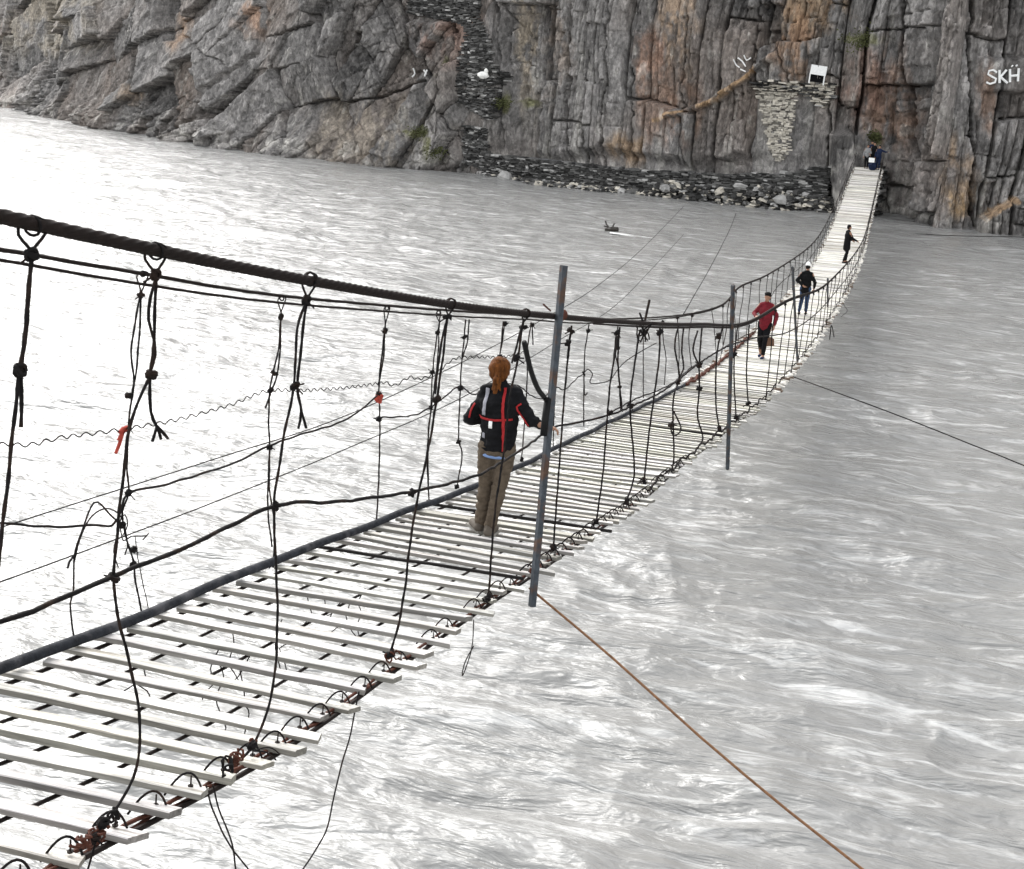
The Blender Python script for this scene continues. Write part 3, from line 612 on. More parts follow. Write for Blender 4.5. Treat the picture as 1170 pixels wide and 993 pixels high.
# lengthwise cables under the boards
for f, r in ((-.93, .012), (-.52, .009), (-.06, .009), (.40, .009), (.93, .012)):
    mb = MB(); pts = [deck(q, f + .012 * math.sin(q * 1.3 + f * 9), -.036) for q in np.arange(2.3, 101.5, .25)]; mb.tube(pts, r, 6); mb.build('deck_cable', M['cable'], BR)
# grey pipe along the left edge, then rusty rope
mb = MB(); mb.tube([deck(q, -.955 + .012 * math.sin(q * 2.2), .052 + .006 * math.sin(q * 3.7)) for q in np.arange(2.4, 27.2, .12)], .031, 12); mb.build('edge_pipe', M['pipe'], BR, True)
mb = MB()
for q0, f0 in ((26.8, 0), (26.8, .5)):
    pts = [deck(q, -.93 + .03 * math.sin(q * 3.1 + f0 * 6) + .03 * f0, .05 + .02 * math.sin(q * 5 + f0 * 5)) for q in np.arange(q0, 40, .12)]; mb.tube(pts, .028 + .012 * np.sin(np.arange(len(pts)) * .9), 6)
mb.build('edge_rope', M['rust'], BR)
# far edges: knotted white-grey lashings along both sides
for f in (-1.03, 1.02):
    mb = MB(); q = 27.5
    while q < 100:
        p = deck(q, f * (1 + rng.normal(0, .012)), rng.normal(0.02, .03)); a = rng.uniform(-.4, .4)
        mb.box(p, (rng.uniform(.06, .2), rng.uniform(.05, .1), .04), rotz(a) @ roty(rng.normal(0, .3)), .3, (.9, .88, .85) if rng.random() < .7 else (.2, .15, .12)); q += rng.uniform(.15, .4)
    o = mb.build('edge_lashing', M['wood'], BR); o['kind'] = 'stuff'
# rusty edge rope at the right with knots where hangers end
mb = MB()
for k_ in range(2):
    pts = [deck(q, .90 + .014 * math.sin(q * 9 + k_ * 3.1), -.03 + .014 * math.cos(q * 9 + k_ * 3.1)) for q in np.arange(2.4, 14, .04)]; mb.tube(pts, .009, 6)
mb.build('edge_rope', M['rust'], BR)
mb = MB(); pts = [deck(q, .92 + .03 * math.sin(q * 4.1), .02 + .045 * abs(math.sin(q * 5.8))) for q in np.arange(14, 60, .1)]; mb.tube(pts, .014, 5); mb.build('edge_rope', M['rope'], BR)

# cables ---------------------------------------------------------------
def onXR(pts, X=XR): return [onx(p, X) for p in pts]
def extend(pts, k=1.0):
    a, b = pts[0], pts[1]; d = (a - b) / np.linalg.norm(a - b); return [a + d * k] + pts
def rail(s0, pts_px, X, s1_pts):
    P = [onx(p, X) for p in pts_px]; return P + s1_pts
top_far = [(30.5, 2.0), (38.5, 1.72), (46, 1.45), (55, 1.22), (63, 1.12), (72, 1.1), (82, 1.2), (90, 1.25), (100, 1.3)]
def rt(s, f=1): hgt = np.interp(s, [q for q, _ in top_far], [h for _, h in top_far]); return hgt
R_near = onXR([(0, 247), (175, 285), (350, 320), (515, 348), (640, 362), (750, 370), (800, 370.5), (854, 368)])
R_top = extend(R_near, 1.6) + [deck(q, 1.0, h_) for q, h_ in [(29, 1.98), (38.5, 1.7), (46, 1.5), (55, 1.3), (63, 1.15), (72, 1.1), (82, 1.1), (90, 1.1), (100.5, 1.1)]]
L_near = [onx(p, XL) for p in [(0, 285), (165, 313), (322, 338), (515, 355), (600, 360), (680, 365), (778, 360), (825, 348)]]
L_top = extend(L_near, 1.6) + [deck(q, -1.0, h_) for q, h_ in [(36, 1.75), (43, 1.55), (55, 1.25), (63, 1.15), (72, 1.1), (82, 1.1), (90, 1.1), (100.5, 1.1)]]
L2 = extend([onx(p, XL - .0) for p in [(0, 297), (165, 325), (322, 346), (515, 361), (600, 365), (680, 369)]], 1.6) + [p + np.array([0, 0, -.03]) for p in L_top[7:]]
def cable_split(name, pts, r, material, detail_until=13, lobes=6):
    P = np.array(spline(pts, .4)); k = int(np.searchsorted(P[:, 1], detail_until))
    mb = MB(); Q = np.array(spline(list(P[:k + 1:2]) + ([P[k]] if k % 2 else []), .012))
    mb.tube(Q, r, 28, 95, 7, .10)
    rr = np.interp(P[k:, 1], [13, 22, 60, 100], [r, r * .9, r * .8, r * .8]); mb.tube(P[k:], rr, 8); mb.build(name, material, BR, True)
cable_split('main_cable', R_top, .0215, M['cable'])
mb = MB(); P = spline(R_top, .1); mb.tube([p + np.array([.0, .0, -.036]) for p in P if p[1] > 10.5], [float(np.interp(p[1], [10.5, 14, 30, 100], [.008, .014, .017, .016])) for p in P if p[1] > 10.5], 6); mb.build('main_cable', M['cable'], BR)
for pts, r in ((L_top, .0115), (L2, .009)):
    mb = MB(); P = spline(pts, .12); mb.tube(P, [float(np.interp(p[1], [0, 14, 25, 60, 100], [r, r, r * 1.35, r * 1.5, r * 1.2])) for p in P], 8, 60, 3, .12); mb.build('main_cable', M['cable'], BR, True)
# hand ropes
def wob(P, a=.006, f=7.0):
    a = a * .45
    return [p + np.array([a * math.sin(i * .9 + 1.3), 0, a * math.sin(i * f * .11 + .5 * math.sin(i * .37))]) for i, p in enumerate(P)]
RM = extend([onx(p, XR) for p in [(0, 710), (60, 689), (130, 658), (220, 622), (315, 578), (390, 573), (470, 562), (530, 548), (558, 537)]], 1.0) + [ony((600, 511), 9.3), ony((632, 489), 10.55), ony((665, 482), 11.2)] + [onx(p, XR) for p in [(700, 473), (724, 463), (752, 450), (774, 435), (799, 415), (831, 396), (863, 386)]] + [deck(q, 1.0, h_) for q, h_ in [(30, 1.2), (38, 1.0), (46, .85), (55, .65), (63, .6), (80, .6), (100, .6)]]
mb = MB(); P = wob(spline(RM, .05)); mb.tube(P, [float(np.interp(p[1], [0, 7, 25, 100], [.0085, .009, .013, .016])) for p in P], 7, 90, 3, .12); mb.build('hand_rope', M['rope'], BR, True)
LM = extend([onx(p, XL) for p in [(0, 598), (60, 602), (110, 600), (128, 600), (138, 585), (147, 563), (180, 556), (225, 543), (270, 528), (306, 510), (345, 496), (385, 484), (410, 470), (431, 452)]], 1.0)
mb = MB(); P = wob(spline(LM, .04), .005); mb.tube(P, .0075, 6)
P = wob(spline([onx(p, XL) for p in [(435, 477), (470, 475), (491, 466), (510, 452), (526, 441), (541, 451), (560, 440), (590, 440), (607, 452), (620, 455), (634, 442), (645, 445), (662, 430), (668, 428)]], .04), .008); mb.tube(P, .0075, 6)
P = spline([onx(p, XL) for p in [(668, 425), (672, 422), (677, 428), (674, 437), (684, 438), (697, 434), (706, 422), (716, 412), (735, 400), (750, 392)]], .04); mb.tube(P, .008, 6)
mb.build('hand_rope', M['rope'], BR)
mb = MB(); P = wob(spline([onx(p, XL) for p in [(700, 470), (728, 455), (750, 447), (771, 436), (790, 420), (815, 405), (832, 394), (850, 384), (868, 372)]] + [deck(q, -1, h_) for q, h_ in [(46, .8), (60, .6), (80, .6), (100, .6)]], .1), .01); mb.tube(P, .012, 6); mb.build('hand_rope', M['rope'], BR)
# wavy twisted wire between the left hangers
mb = MB(); P = spline([onx(p, XL) for p in [(-40, 512), (0, 508), (35, 508), (70, 500), (130, 492), (200, 480), (262, 463), (305, 447), (350, 446), (395, 443), (440, 437)]], .012); mb.tube([p + np.array([0, 0, .011 * math.sin(i * .012 / .019)]) for i, p in enumerate(P)], .004, 5)
P = spline([onx(p, XL) for p in [(440, 437), (452, 440), (468, 431), (480, 433), (500, 425), (520, 410), (545, 408), (575, 408), (600, 402)]], .012); mb.tube([p + np.array([0, 0, .012 * math.sin(i * .012 / .03)]) for i, p in enumerate(P)], .005, 5)
mb.build('twisted_wire', M['rope'], BR)

# hangers --------------------------------------------------------------
def knot(mb, p, r):
    for k_ in range(3):
        a = rng.uniform(0, 3.1); n_ = np.array([math.cos(a), .3, math.sin(a)]); u_ = np.cross(n_, [0, 1, .2]); u_ /= np.linalg.norm(u_); w_ = np.cross(n_, u_)
        mb.tube([p + (u_ * math.cos(t) + w_ * math.sin(t)) * r for t in np.linspace(0, 6.3, 10)], r * .45, 5)
    mb.blob(p, r * .55, .3)
    for k_ in range(2): mb.tube([p, p + np.array([rng.uniform(-1, 1), rng.uniform(-.4, .4), rng.uniform(-.8, .4)]) * r * 2.6], r * .22, 4)
def top_loop(mb, p, q, r, cr):
    "rope passed over the cable at p, joining at q below"
    for s_ in (-1, 1):
        mb.tube(spline([p + np.array([0, 0, cr + r * .6]), p + np.array([s_ * .5 * cr, s_ * .035, cr * .5]), p + np.array([s_ * .3 * cr, s_ * .055, -cr * .8]), (p + q) / 2 + np.array([0, s_ * .02, -.02]), q], .02), r, 6)
    mb.tube([p + np.array([math.cos(a) * (cr + r * .5), 0, math.sin(a) * (cr + r * .5)]) for a in np.linspace(0, 6.3, 14)], r * .9, 6)
def hanger(X, strands, r, knots=(), loop=None, cr=.036, extra=None):
    mb = MB(); r = r * .66; cr = cr * .66
    for st in strands:
        P = wob(spline([onx(p, X) if not isinstance(p, np.ndarray) else p for p in st], .03), .003); mb.tube(P, r, 6, 120, 2, .16)
    for kx in knots: knot(mb, onx(kx, X), r * 2.9)
    if loop: top_loop(mb, onx(loop[0], X), onx(loop[1], X), r * .85, cr)
    mb.build('hanger', M['rope'], BR)
# right side, nearest first
hanger(XR, [[(36, 290), (33, 340), (27, 400), (22, 425), (12, 520), (2, 610), (-12, 720)], [(36, 290), (31, 350), (25, 420), (24, 488)]], .0092, [(36, 291), (23, 423)], ((37, 258), (36, 288)), .04)
hanger(XR, [[(178, 316), (172, 340), (170, 365), (176, 388), (177, 405), (172, 425), (172, 430), (150, 480), (139, 560), (134, 610), (130, 662), (134, 700), (146, 750), (157, 800), (160, 845), (152, 890), (132, 925), (113, 948)], [(178, 316), (177, 360), (176, 388), (172, 428), (172, 470), (179, 487)],
            [(179, 487), (174, 505)], [(179, 487), (184, 502)], [(179, 487), (192, 501)]], .0088, [(178, 314), (173, 428), (130, 660), (118, 940), (108, 958)], ((178, 287), (178, 314)), .04)
hanger(XR, [[(350, 343), (340, 375), (337, 420), (336, 442), (326, 490), (317, 545), (313, 580), (315, 640), (317, 700), (314, 770), (303, 820), (290, 850), (277, 866)], [(350, 343), (346, 380), (340, 440), (344, 470), (341, 490)], [(344, 470), (350, 489)]], .0095, [(350, 343), (337, 441), (315, 578), (288, 852)], ((354, 319), (350, 343)), .04)
hanger(XR, [[(511, 362), (507, 400), (500, 450), (490, 510), (477, 570), (468, 625), (463, 670), (455, 715), (445, 750)], [(511, 362), (503, 400), (497, 450)]], .0105, [(511, 362), (499, 456), (471, 563), (446, 748)], ((515, 347), (511, 362)), .04)
hanger(XR, [[(598, 366), (590, 420), (583, 450), (575, 520), (565, 590), (558, 685)], [(598, 366), (585, 415)]], .0115, [(598, 374), (590, 409), (558, 682)], ((601, 358), (598, 368)), .04)
hanger(XR, [[(653, 372), (650, 400), (645, 450), (637, 560), (632, 628)], [(653, 372), (648, 410)]], .012, [(652, 378), (649, 392), (632, 625)])
hanger(XR, [[(708, 374), (702, 410), (697, 440), (692, 500), (689, 540), (681, 598)], [(708, 374), (706, 410), (708, 440), (711, 470)]], .013, [(705, 380), (697, 472), (681, 596)])
hanger(XR, [[(731, 378), (726, 410), (720, 463), (724, 520), (724, 547), (715, 575)]], .015, [(720, 463), (716, 573)])
hanger(XR, [[(754, 374), (753, 410), (747, 455), (741, 500), (736, 550)]], .016, [(754, 380), (736, 549)])
hanger(XR, [[(775, 373), (771, 396), (776, 430), (769, 460), (770, 520), (767, 540)], [(781, 374), (779, 400), (781, 420), (776, 432)], [(770, 470), (778, 490), (770, 498), (766, 486), (770, 480)]], .016, [(775, 436), (767, 486)])
hanger(XR, [[(802, 374), (799, 416), (799, 445), (797, 475), (803, 500), (797, 512)], [(797, 378), (792, 400), (799, 418)]], .018, [(799, 417), (799, 444)])
hanger(XR, [[(826, 372), (819, 406), (818, 461), (822, 491)]], .019, [(821, 384), (822, 490)])
hanger(XR, [[(843, 371), (839, 408), (839, 440), (841, 477)]], .019, [(839, 405), (841, 477)])
hanger(XR, [[(856, 371), (854, 400), (853, 430), (855, 463)]], .02, [(855, 461)])
# left side
hanger(XL, [[(161, 333), (156, 360), (150, 400), (153, 440), (148, 470), (147, 490), (145, 530), (147, 562), (140, 585), (143, 610), (152, 640), (155, 665), (162, 700)], [(161, 333), (160, 370), (156, 420), (151, 450)]], .009, [(161, 337), (147, 452), (146, 490), (147, 563), (140, 600), (153, 628), (152, 645)], ((163, 313), (161, 335)), .02)
hanger(XL, [[(321, 357), (318, 400), (309, 440), (307, 480), (308, 512), (308, 560), (314, 600), (312, 645)], [(321, 357), (320, 400), (316, 430), (303, 466)], [(308, 512), (306, 580), (311, 625)]], .0095, [(321, 362), (313, 426), (309, 446), (308, 511), (312, 645)], ((322, 341), (321, 357)), .02)
hanger(XL, [[(440, 372), (437, 400), (433, 440), (434, 480), (433, 540), (430, 600)], [(440, 372), (438, 410), (432, 440)]], .011, [(440, 378), (433, 450), (433, 479), (430, 598)], ((442, 352), (440, 372)), .02)
hanger(XL, [[(502, 368), (497, 400), (494, 430), (492, 470), (488, 520), (490, 572)], [(502, 368), (500, 410), (493, 466), (489, 500), (490, 575)]], .010, [(500, 380), (494, 425), (492, 466), (490, 573)], ((501, 357), (502, 368)), .02)
hanger(XL, [[(532, 365), (530, 390), (527, 420), (526, 445), (524, 500), (528, 520), (522, 556)], [(536, 365), (534, 390), (528, 410)]], .0115, [(531, 385), (526, 444), (524, 505), (522, 556)])
hanger(XL, [[(577, 367), (574, 390), (571, 408), (570, 440), (566, 545)], [(575, 367), (572, 400)]], .012, [(577, 370), (571, 407)])
hanger(XL, [[(607, 370), (603, 396), (602, 440), (598, 500), (596, 524)], [(608, 370), (609, 394)]], .012, [(608, 371), (596, 525)])
hanger(XL, [[(637, 385), (635, 440), (633, 475), (632, 510)]], .012, [(634, 442), (632, 474)])
hanger(XL, [[(673, 370), (670, 390), (668, 405), (667, 450), (667, 487)], [(667, 425), (668, 450), (671, 449)]], .0135, [(672, 378), (667, 427)])
hanger(XL, [[(706, 372), (703, 400), (707, 425), (708, 450), (709, 468)], [(704, 380), (699, 430)]], .014, [(706, 398), (708, 442)])
for p in [[(735, 370), (735, 455)], [(757, 368), (758, 390), (761, 410), (759, 440)], [(774, 363), (776, 400), (775, 428)], [(791, 361), (787, 385), (790, 420)], [(813, 353), (816, 375), (818, 400)], [(826, 350), (826, 380), (826, 396)], [(838, 346), (840, 370), (840, 388)]]:
    hanger(XL, [p], .014, [p[0]])
# remaining far hangers
PR = np.array(spline(R_top, .2)); PL = np.array(spline(L_top, .2))
def at_s(P, s): i = int(np.clip(np.searchsorted(P[:, 1], s), 0, len(P) - 1)); return P[i]
for PT, f, s0 in ((PR, 1, 26.2), (PL, -1, 33.0)):
    q = s0
    while q < 99:
        a = at_s(PT, q); b = deck(q + rng.normal(0, .08), f * .98, .0); m_ = (a + b) / 2 + np.array([rng.normal(0, .02), rng.normal(0, .06), 0]); m2 = a * .75 + b * .25 + np.array([rng.normal(0, .02), rng.normal(0, .05), 0])
        mb = MB(); mb.tube(spline([a, m2, m_, b], .1), .0115, 5); mb.blob(a + np.array([0, 0, -.08]), .028, .3); mb.blob(b, .032, .3); mb.build('hanger', M['rope'], BR); q += rng.uniform(1.5, 2.1)
# clump of rags and wire where the cables touch
mb = MB(); c0 = onx((733, 376), XR)
for k_ in range(12):
    a = c0 + rng.normal(0, .035, 3); b = c0 + rng.normal(0, .045, 3) + np.array([0, 0, -.06]); mb.tube(spline([a, (a + b) / 2 + rng.normal(0, .04, 3), b], .03), .008, 5)
mb.tube([onx((742, 343), XR), onx((737, 366), XR)], .013, 6); mb.tube([onx((731, 358), XR), onx((735, 368), XR)], .01, 5); mb.build('wire_clump', M['rope'], BR)
c0 = onx((641, 361), XR); mb = MB()
for k_ in range(12):
    a = c0 + rng.normal(0, .03, 3); mb.tube([c0 + np.array([math.cos(t) * .032, (k_ - 6) * .012, math.sin(t) * .036]) for t in np.linspace(0, 6.3, 12)], .006, 5)
mb.tube([onx((621, 348), XR), onx((629, 355), XR)], .007, 5); mb.build('cable_lashing', M['rust'], BR)
# posts
def post(a, b, r, label=None, X=XR):
    mb = MB(); A, B_ = onx(a, X) + np.array([.05, -.03, 0]), onx(b, X) + np.array([.05, -.03, 0]); mb.tube([A + (B_ - A) * t for t in np.linspace(0, 1, 8)], r, 4); o = mb.build('post', M['steel'], BR)
    return o
post((638, 302), (602, 690), .031); post((834, 325), (828, 535), .032); post((903, 305), (909, 412), .03); post((944, 318), (944, 350), .03)
# black hose bent over to the post, with its sleeve
mb = MB(); mb.tube(spline([onx(p, XR + .02) for p in [(599, 391), (602, 405), (607, 425), (614, 443), (621, 453), (625, 458)]], .03), .019, 10); mb.tube([onx((626, 455), XR + .03), onx((623, 478), XR + .03), onx((621, 498), XR + .03)], .027, 10); mb.build('hose', M['hose'], BR, True)
mb = MB(); mb.tube([onx((622, 455), XR + .03) + np.array([0, 0, 0]), onx((631, 456), XR + .03)], .012, 6); mb.build('tape', M['wood'], BR)
# tangles: bowed rope at the far left, thin tails, rope ends hanging below the boards
def loose(pts, X, r, name='loose_rope'):
    mb = MB(); mb.tube(wob(spline([onx(p, X) for p in pts], .03), .003), r * .66, 5); mb.build(name, M['rope'], BR)
loose([(140, 600), (128, 590), (112, 574), (104, 580), (95, 602), (86, 630), (84, 650), (84, 675), (80, 690), (82, 712), (85, 730)], XL, .0085)
loose([(84, 645), (92, 615), (103, 592), (122, 581), (138, 590), (144, 610), (146, 625), (143, 634)], XL, .007)
loose([(84, 635), (79, 642), (77, 650)], XL, .010); loose([(140, 612), (146, 600), (143, 588), (137, 596), (141, 618), (150, 613), (168, 612), (170, 610), (163, 617)], XL, .006)
loose([(154, 612), (158, 640), (163, 665), (171, 702)], XL, .005)
loose([(134, 610), (130, 630), (135, 648)], XL, .006)
loose([(541, 708), (540, 735), (532, 765), (528, 772), (530, 760), (541, 738)], XR, .006)
loose([(410, 790), (400, 840), (386, 890), (372, 950), (345, 995)], XR, .0065)
loose([(235, 897), (245, 930), (262, 965), (286, 996)], XR, .006); loose([(243, 897), (252, 930), (264, 960), (270, 996)], XR, .006); loose([(108, 965), (100, 996)], XR, .006)
loose([(953, 385), (950, 372), (948, 388)], XR, .03); loose([(965, 325), (963, 345), (968, 355), (961, 362)], XR, .018); loose([(290, 858), (305, 860), (315, 868)], XR, .006); loose([(290, 858), (308, 854), (320, 862)], XR, .005)
# wire ends hanging under the boards
for k_ in range(14):
    q = rng.uniform(4.6, 8.5); a = deck(q, rng.uniform(-.5, .3), -.05); pts = [a]
    for _ in range(4): pts.append(pts[-1] + np.array([rng.normal(0, .05), rng.normal(0, .06), -rng.uniform(.03, .12)]))
    mb = MB(); mb.tube(spline(pts, .03), .004, 5); mb.build('loose_rope', M['rope'], BR)
# rusty knots at near right hanger feet
def foot_tangle(p, r, n, m_='rust'):
    r = r * .62; n = max(3, int(n * .7))
    mb = MB(); c0 = onx(p, XR)
    for k_ in range(n):
        t0 = rng.uniform(0, 6); cc = c0 + np.array([rng.normal(0, r * .3), rng.normal(0, r * 1.0), rng.normal(0, r * .25)]); ax = rng.normal(0, 1, 3); ax /= np.linalg.norm(ax); u_ = np.cross(ax, [0, .3, 1]); u_ /= np.linalg.norm(u_); w_ = np.cross(ax, u_)
        mb.tube([cc + (u_ * math.cos(t) + w_ * math.sin(t)) * r * rng.uniform(.55, .9) for t in np.linspace(t0, t0 + 5.2, 12)], .0052, 6)
    mb.build('rope_knot', M[m_], BR)
foot_tangle((113, 950), .045, 8); foot_tangle((92, 968), .05, 7); foot_tangle((130, 932), .05, 4, 'rope'); foot_tangle((270, 868), .055, 8); foot_tangle((262, 872), .06, 4, 'rope'); foot_tangle((290, 850), .03, 4); foot_tangle((446, 750), .05, 8); foot_tangle((556, 684), .05, 8, 'rope'); foot_tangle((608, 652), .04, 6)
foot_tangle((632, 628), .05, 5, 'rope'); foot_tangle((682, 597), .06, 5, 'rope'); foot_tangle((717, 573), .07, 5, 'rope'); foot_tangle((736, 549), .08, 5, 'rope')
# red rag tied to the left hanger
mb = MB(); 
for pts in ([(145, 488), (141, 492), (137, 505), (132, 518)], [(144, 490), (138, 497), (135, 503)], [(146, 488), (140, 490), (136, 494)]): mb.tube(spline([onx(p, XL) for p in pts], .02), [.014, .018, .012, .008][:1] * 1 if False else .011, 5)
o = mb.build('cloth_strip', M['ribbon']); tag(o, 'torn red strip of cloth knotted on a rope at the left side of the bridge', 'cloth')
mb = MB(); mb.blob(onx((433, 454), XL), (.035, .03, .05), .3); tag(mb.build('cloth_knot', M['ribbon']), 'faded pinkish rag bundled around a thin rope left of the red haired woman', 'cloth')

# stay wires ------------------------------------------------------------
def wire(name, pts, r, label, m_='rope', step=.5, rr=None):
    mb = MB(); P = spline(pts, step); mb.tube(P, rr(P) if rr else r, 6); tag(mb.build(name, M[m_]), label, 'cable', 'stay cables of the footbridge')
def vplane(p, a, b):
    d = ray(*p); n_ = np.array([b[1] - a[1], -(b[0] - a[0])]); lam = (n_ @ np.array(a)) / (n_ @ d[:2]); return O + d * lam
A0, A1 = (-4.6, 5.0), (-17.2, 104)
wire('stay_cable', [vplane(p, A0, A1) for p in [(-60, 622), (0, 603), (106, 569), (250, 523), (400, 473), (536, 410), (620, 365), (682, 327), (735, 283), (781, 236)]], .01, 'thin straight stay cable running left of the bridge to the far bank, upper of two', rr=lambda P: [float(np.interp(p[1], [5, 20, 100], [.004, .007, .016])) for p in P])
A0, A1 = (-4.7, 5.0), (-15.5, 95)
wire('stay_cable', [vplane(p, A0, A1) for p in [(-60, 682), (0, 665), (160, 606), (257, 569), (400, 511), (536, 450), (640, 388), (702, 350), (745, 307), (781, 268)]], .01, 'thin straight stay cable running left of the bridge to the far bank, lower of two', rr=lambda P: [float(np.interp(p[1], [5, 20, 100], [.0045, .007, .015])) for p in P])
A0, A1 = (-4.2, 26.5), (-13.4, 103.5)
wire('stay_cable', [vplane(p, A0, A1) for p in [(780, 360), (785, 352), (794, 336), (808, 312), (824, 282), (836, 257), (843, 238)]], .03, 'thin cable rising from the left cable towards the rubble on the far bank', rr=lambda P: [float(np.interp(p[1], [26, 100], [.010, .022])) for p in P])
wire('hanging_wire', [vplane(p, A0, A1) for p in [(843, 238), (842, 262), (841, 286)]], .018, 'short wire hanging straight down over the water in front of the far rubble')
wire('stay_cable', [onx((605, 672), XR), ony((700, 752), 8.6), ony((800, 842), 8.2), ony((900, 926), 7.9), ony((985, 993), 7.65), ony((1060, 1050), 7.45)], .0095, 'rust orange stay cable slanting from the tall near post to the lower right', 'tan', .3)
wire('stay_cable', [onx((905, 430), XR), ony((960, 450), 29.5), ony((1040, 480), 29.2), ony((1110, 508), 29), ony((1170, 532), 28.8), ony((1300, 590), 28)], .013, 'thin dark stay cable slanting from the middle of the bridge to the right edge')
wire('river_wire', [ony((1000, 264), 99), ony((1080, 269), 98), ony((1170, 271), 97), ony((1260, 274), 96)], .03, 'thin dark wire stretched just above the water at the foot of the right hand cliff')
# driftwood with its wake
c0 = onz((699, 264), 0.05); mb = MB()
mb.tube(spline([c0 + np.array(q) for q in [(-.35, 0, .28), (-.1, 0, .12), (.2, 0, .0), (.7, 0, -.06)]], .08), [.06, .07, .09, .12, .14, .13, .12, .1, .1, .08, .07, .06, .05, .05, .05, .05, .05][:len(spline([c0 + np.array(q) for q in [(-.35, 0, .28), (-.1, 0, .12), (.2, 0, .0), (.7, 0, -.06)]], .08))], 7)
for q in ([(-.2, 0, .2), (-.42, .1, .42), (-.5, .1, .62)], [(0, 0, .1), (.05, .1, .35), (.12, .1, .5)], [(-.3, 0, .25), (-.55, .0, .28)], [(.1, 0, .08), (.3, .1, .24)]): mb.tube(spline([c0 + np.array(t) for t in q], .1), .05, 6)
mb.blob(c0 + np.array([.05, 0, .05]), (.5, .22, .24), .3)
tag(mb.build('driftwood', M['log']), 'dark forked driftwood floating in mid river with a white trail of foam', 'driftwood')
mb = MB(); pr = None; a = onz((697, 266), .08); b = onz((746, 272), .08); n_ = 24; vs = []; fs = []
for i in range(n_ + 1):
    t = i / n_; c1 = a + (b - a) * t; w_ = .15 * math.sin(math.pi * min(1, t * 1.2 + .12)) * (1 - .6 * t) + .04; w_ *= rng.uniform(.8, 1.2)
    vs += [c1 + np.array([0, -w_ * 2, .0]), c1 + np.array([0, 0, 0.05 * (1 - t) + .01]), c1 + np.array([0, w_ * 2, .0])]
    if i: fs += [((i - 1) * 3 + k, i * 3 + k, i * 3 + k + 1, (i - 1) * 3 + k + 1) for k in (0, 1)]
mb.add(vs, fs); tag(mb.build('wake_foam', M['foam']), None, None, kind='stuff')

# ------------------------------------------------------------------ people
def bake(o):
    dg = bpy.context.evaluated_depsgraph_get(); me = bpy.data.meshes.new_from_object(o.evaluated_get(dg)); mats = [m_ for m_ in o.data.materials]
    o.modifiers.clear(); o.data = me
    me.materials.clear(); [me.materials.append(m_) for m_ in mats]; me.polygons.foreach_set('use_smooth', [True] * len(me.polygons))
def capsules(name, caps, material, parent, vox=.012, blobs=(), smooth=3, wr=0.0, wseed=0):
    mb = MB()
    for a, b, ra, rb_ in caps:
        a, b = np.array(a, float), np.array(b, float); n = 7; L_ = np.linalg.norm(b - a) + 1e-6
        pts, rs = [], []
        for k in range(5): t = -math.cos(math.pi / 2 * k / 4) if k < 4 else 0; pts.append(a + (b - a) / L_ * t * ra); rs.append(max(.001, ra * math.sqrt(max(0, 1 - t * t))))
        for k in range(1, n): pts.append(a + (b - a) * k / n); rs.append(ra + (rb_ - ra) * k / n)
        for k in range(5): t = math.sin(math.pi / 2 * k / 4); pts.append(b + (b - a) / L_ * t * rb_); rs.append(max(.001, rb_ * math.sqrt(max(0, 1 - t * t))))
        mb.tube(pts, rs, 12)
    for c, r in blobs: mb.blob(c, r, 0, lv=(14, 10))
    o = mb.build(name, material, parent)
    md = o.modifiers.new('r', 'REMESH'); md.mode = 'VOXEL'; md.voxel_size = vox; md.adaptivity = 0
    if smooth: ms = o.modifiers.new('s', 'SMOOTH'); ms.factor = .6; ms.iterations = smooth
    bake(o)
    if wr:
        for v in o.data.vertices:
            c = v.co; n_ = mnoise.noise(Vector((c.x * 9, c.y * 9, c.z * 22 + wseed))) + .5 * mnoise.noise(Vector((c.x * 20, c.y * 20, c.z * 45 + wseed)))
            v.co = c + v.normal * n_ * wr
    return o
def hand(caps, wrist, d, side, curl=0.3, palm_n=(0, 0, -1), fr=.009, scale=1.0):
    "palm and five fingers from the wrist in direction d; side = direction towards the thumb"
    d = np.array(d, float); d /= np.linalg.norm(d); side = np.array(side, float); side -= d * (side @ d); side /= np.linalg.norm(side); pn = np.array(palm_n, float); pn -= d * (pn @ d); pn /= np.linalg.norm(pn) + 1e-9; w = np.array(wrist, float)
    for k in (-.6, -.2, .2, .6): caps.append((w + side * k * .022, w + d * .085 * scale + side * k * .042, .016, .014))
    for k, ln in ((-.9, .06), (-.3, .075), (.3, .08), (.9, .072)):
        a = w + d * .088 * scale + side * k * .034; b = a + (d * math.cos(curl) + pn * math.sin(curl)) * ln * .5 * scale; c = b + (d * math.cos(curl * 2.6) + pn * math.sin(curl * 2.6)) * ln * .5 * scale; caps += [(a, b, fr, fr * .92), (b, c, fr * .92, fr * .75)]
    a = w + d * .025 + side * .028; b = a + (d * .7 + side * .7) * .045; c = b + (d * .9 + side * .25 + pn * .3) * .035; caps += [(a, b, fr * 1.2, fr * 1.05), (b, c, fr * 1.05, fr * .85)]
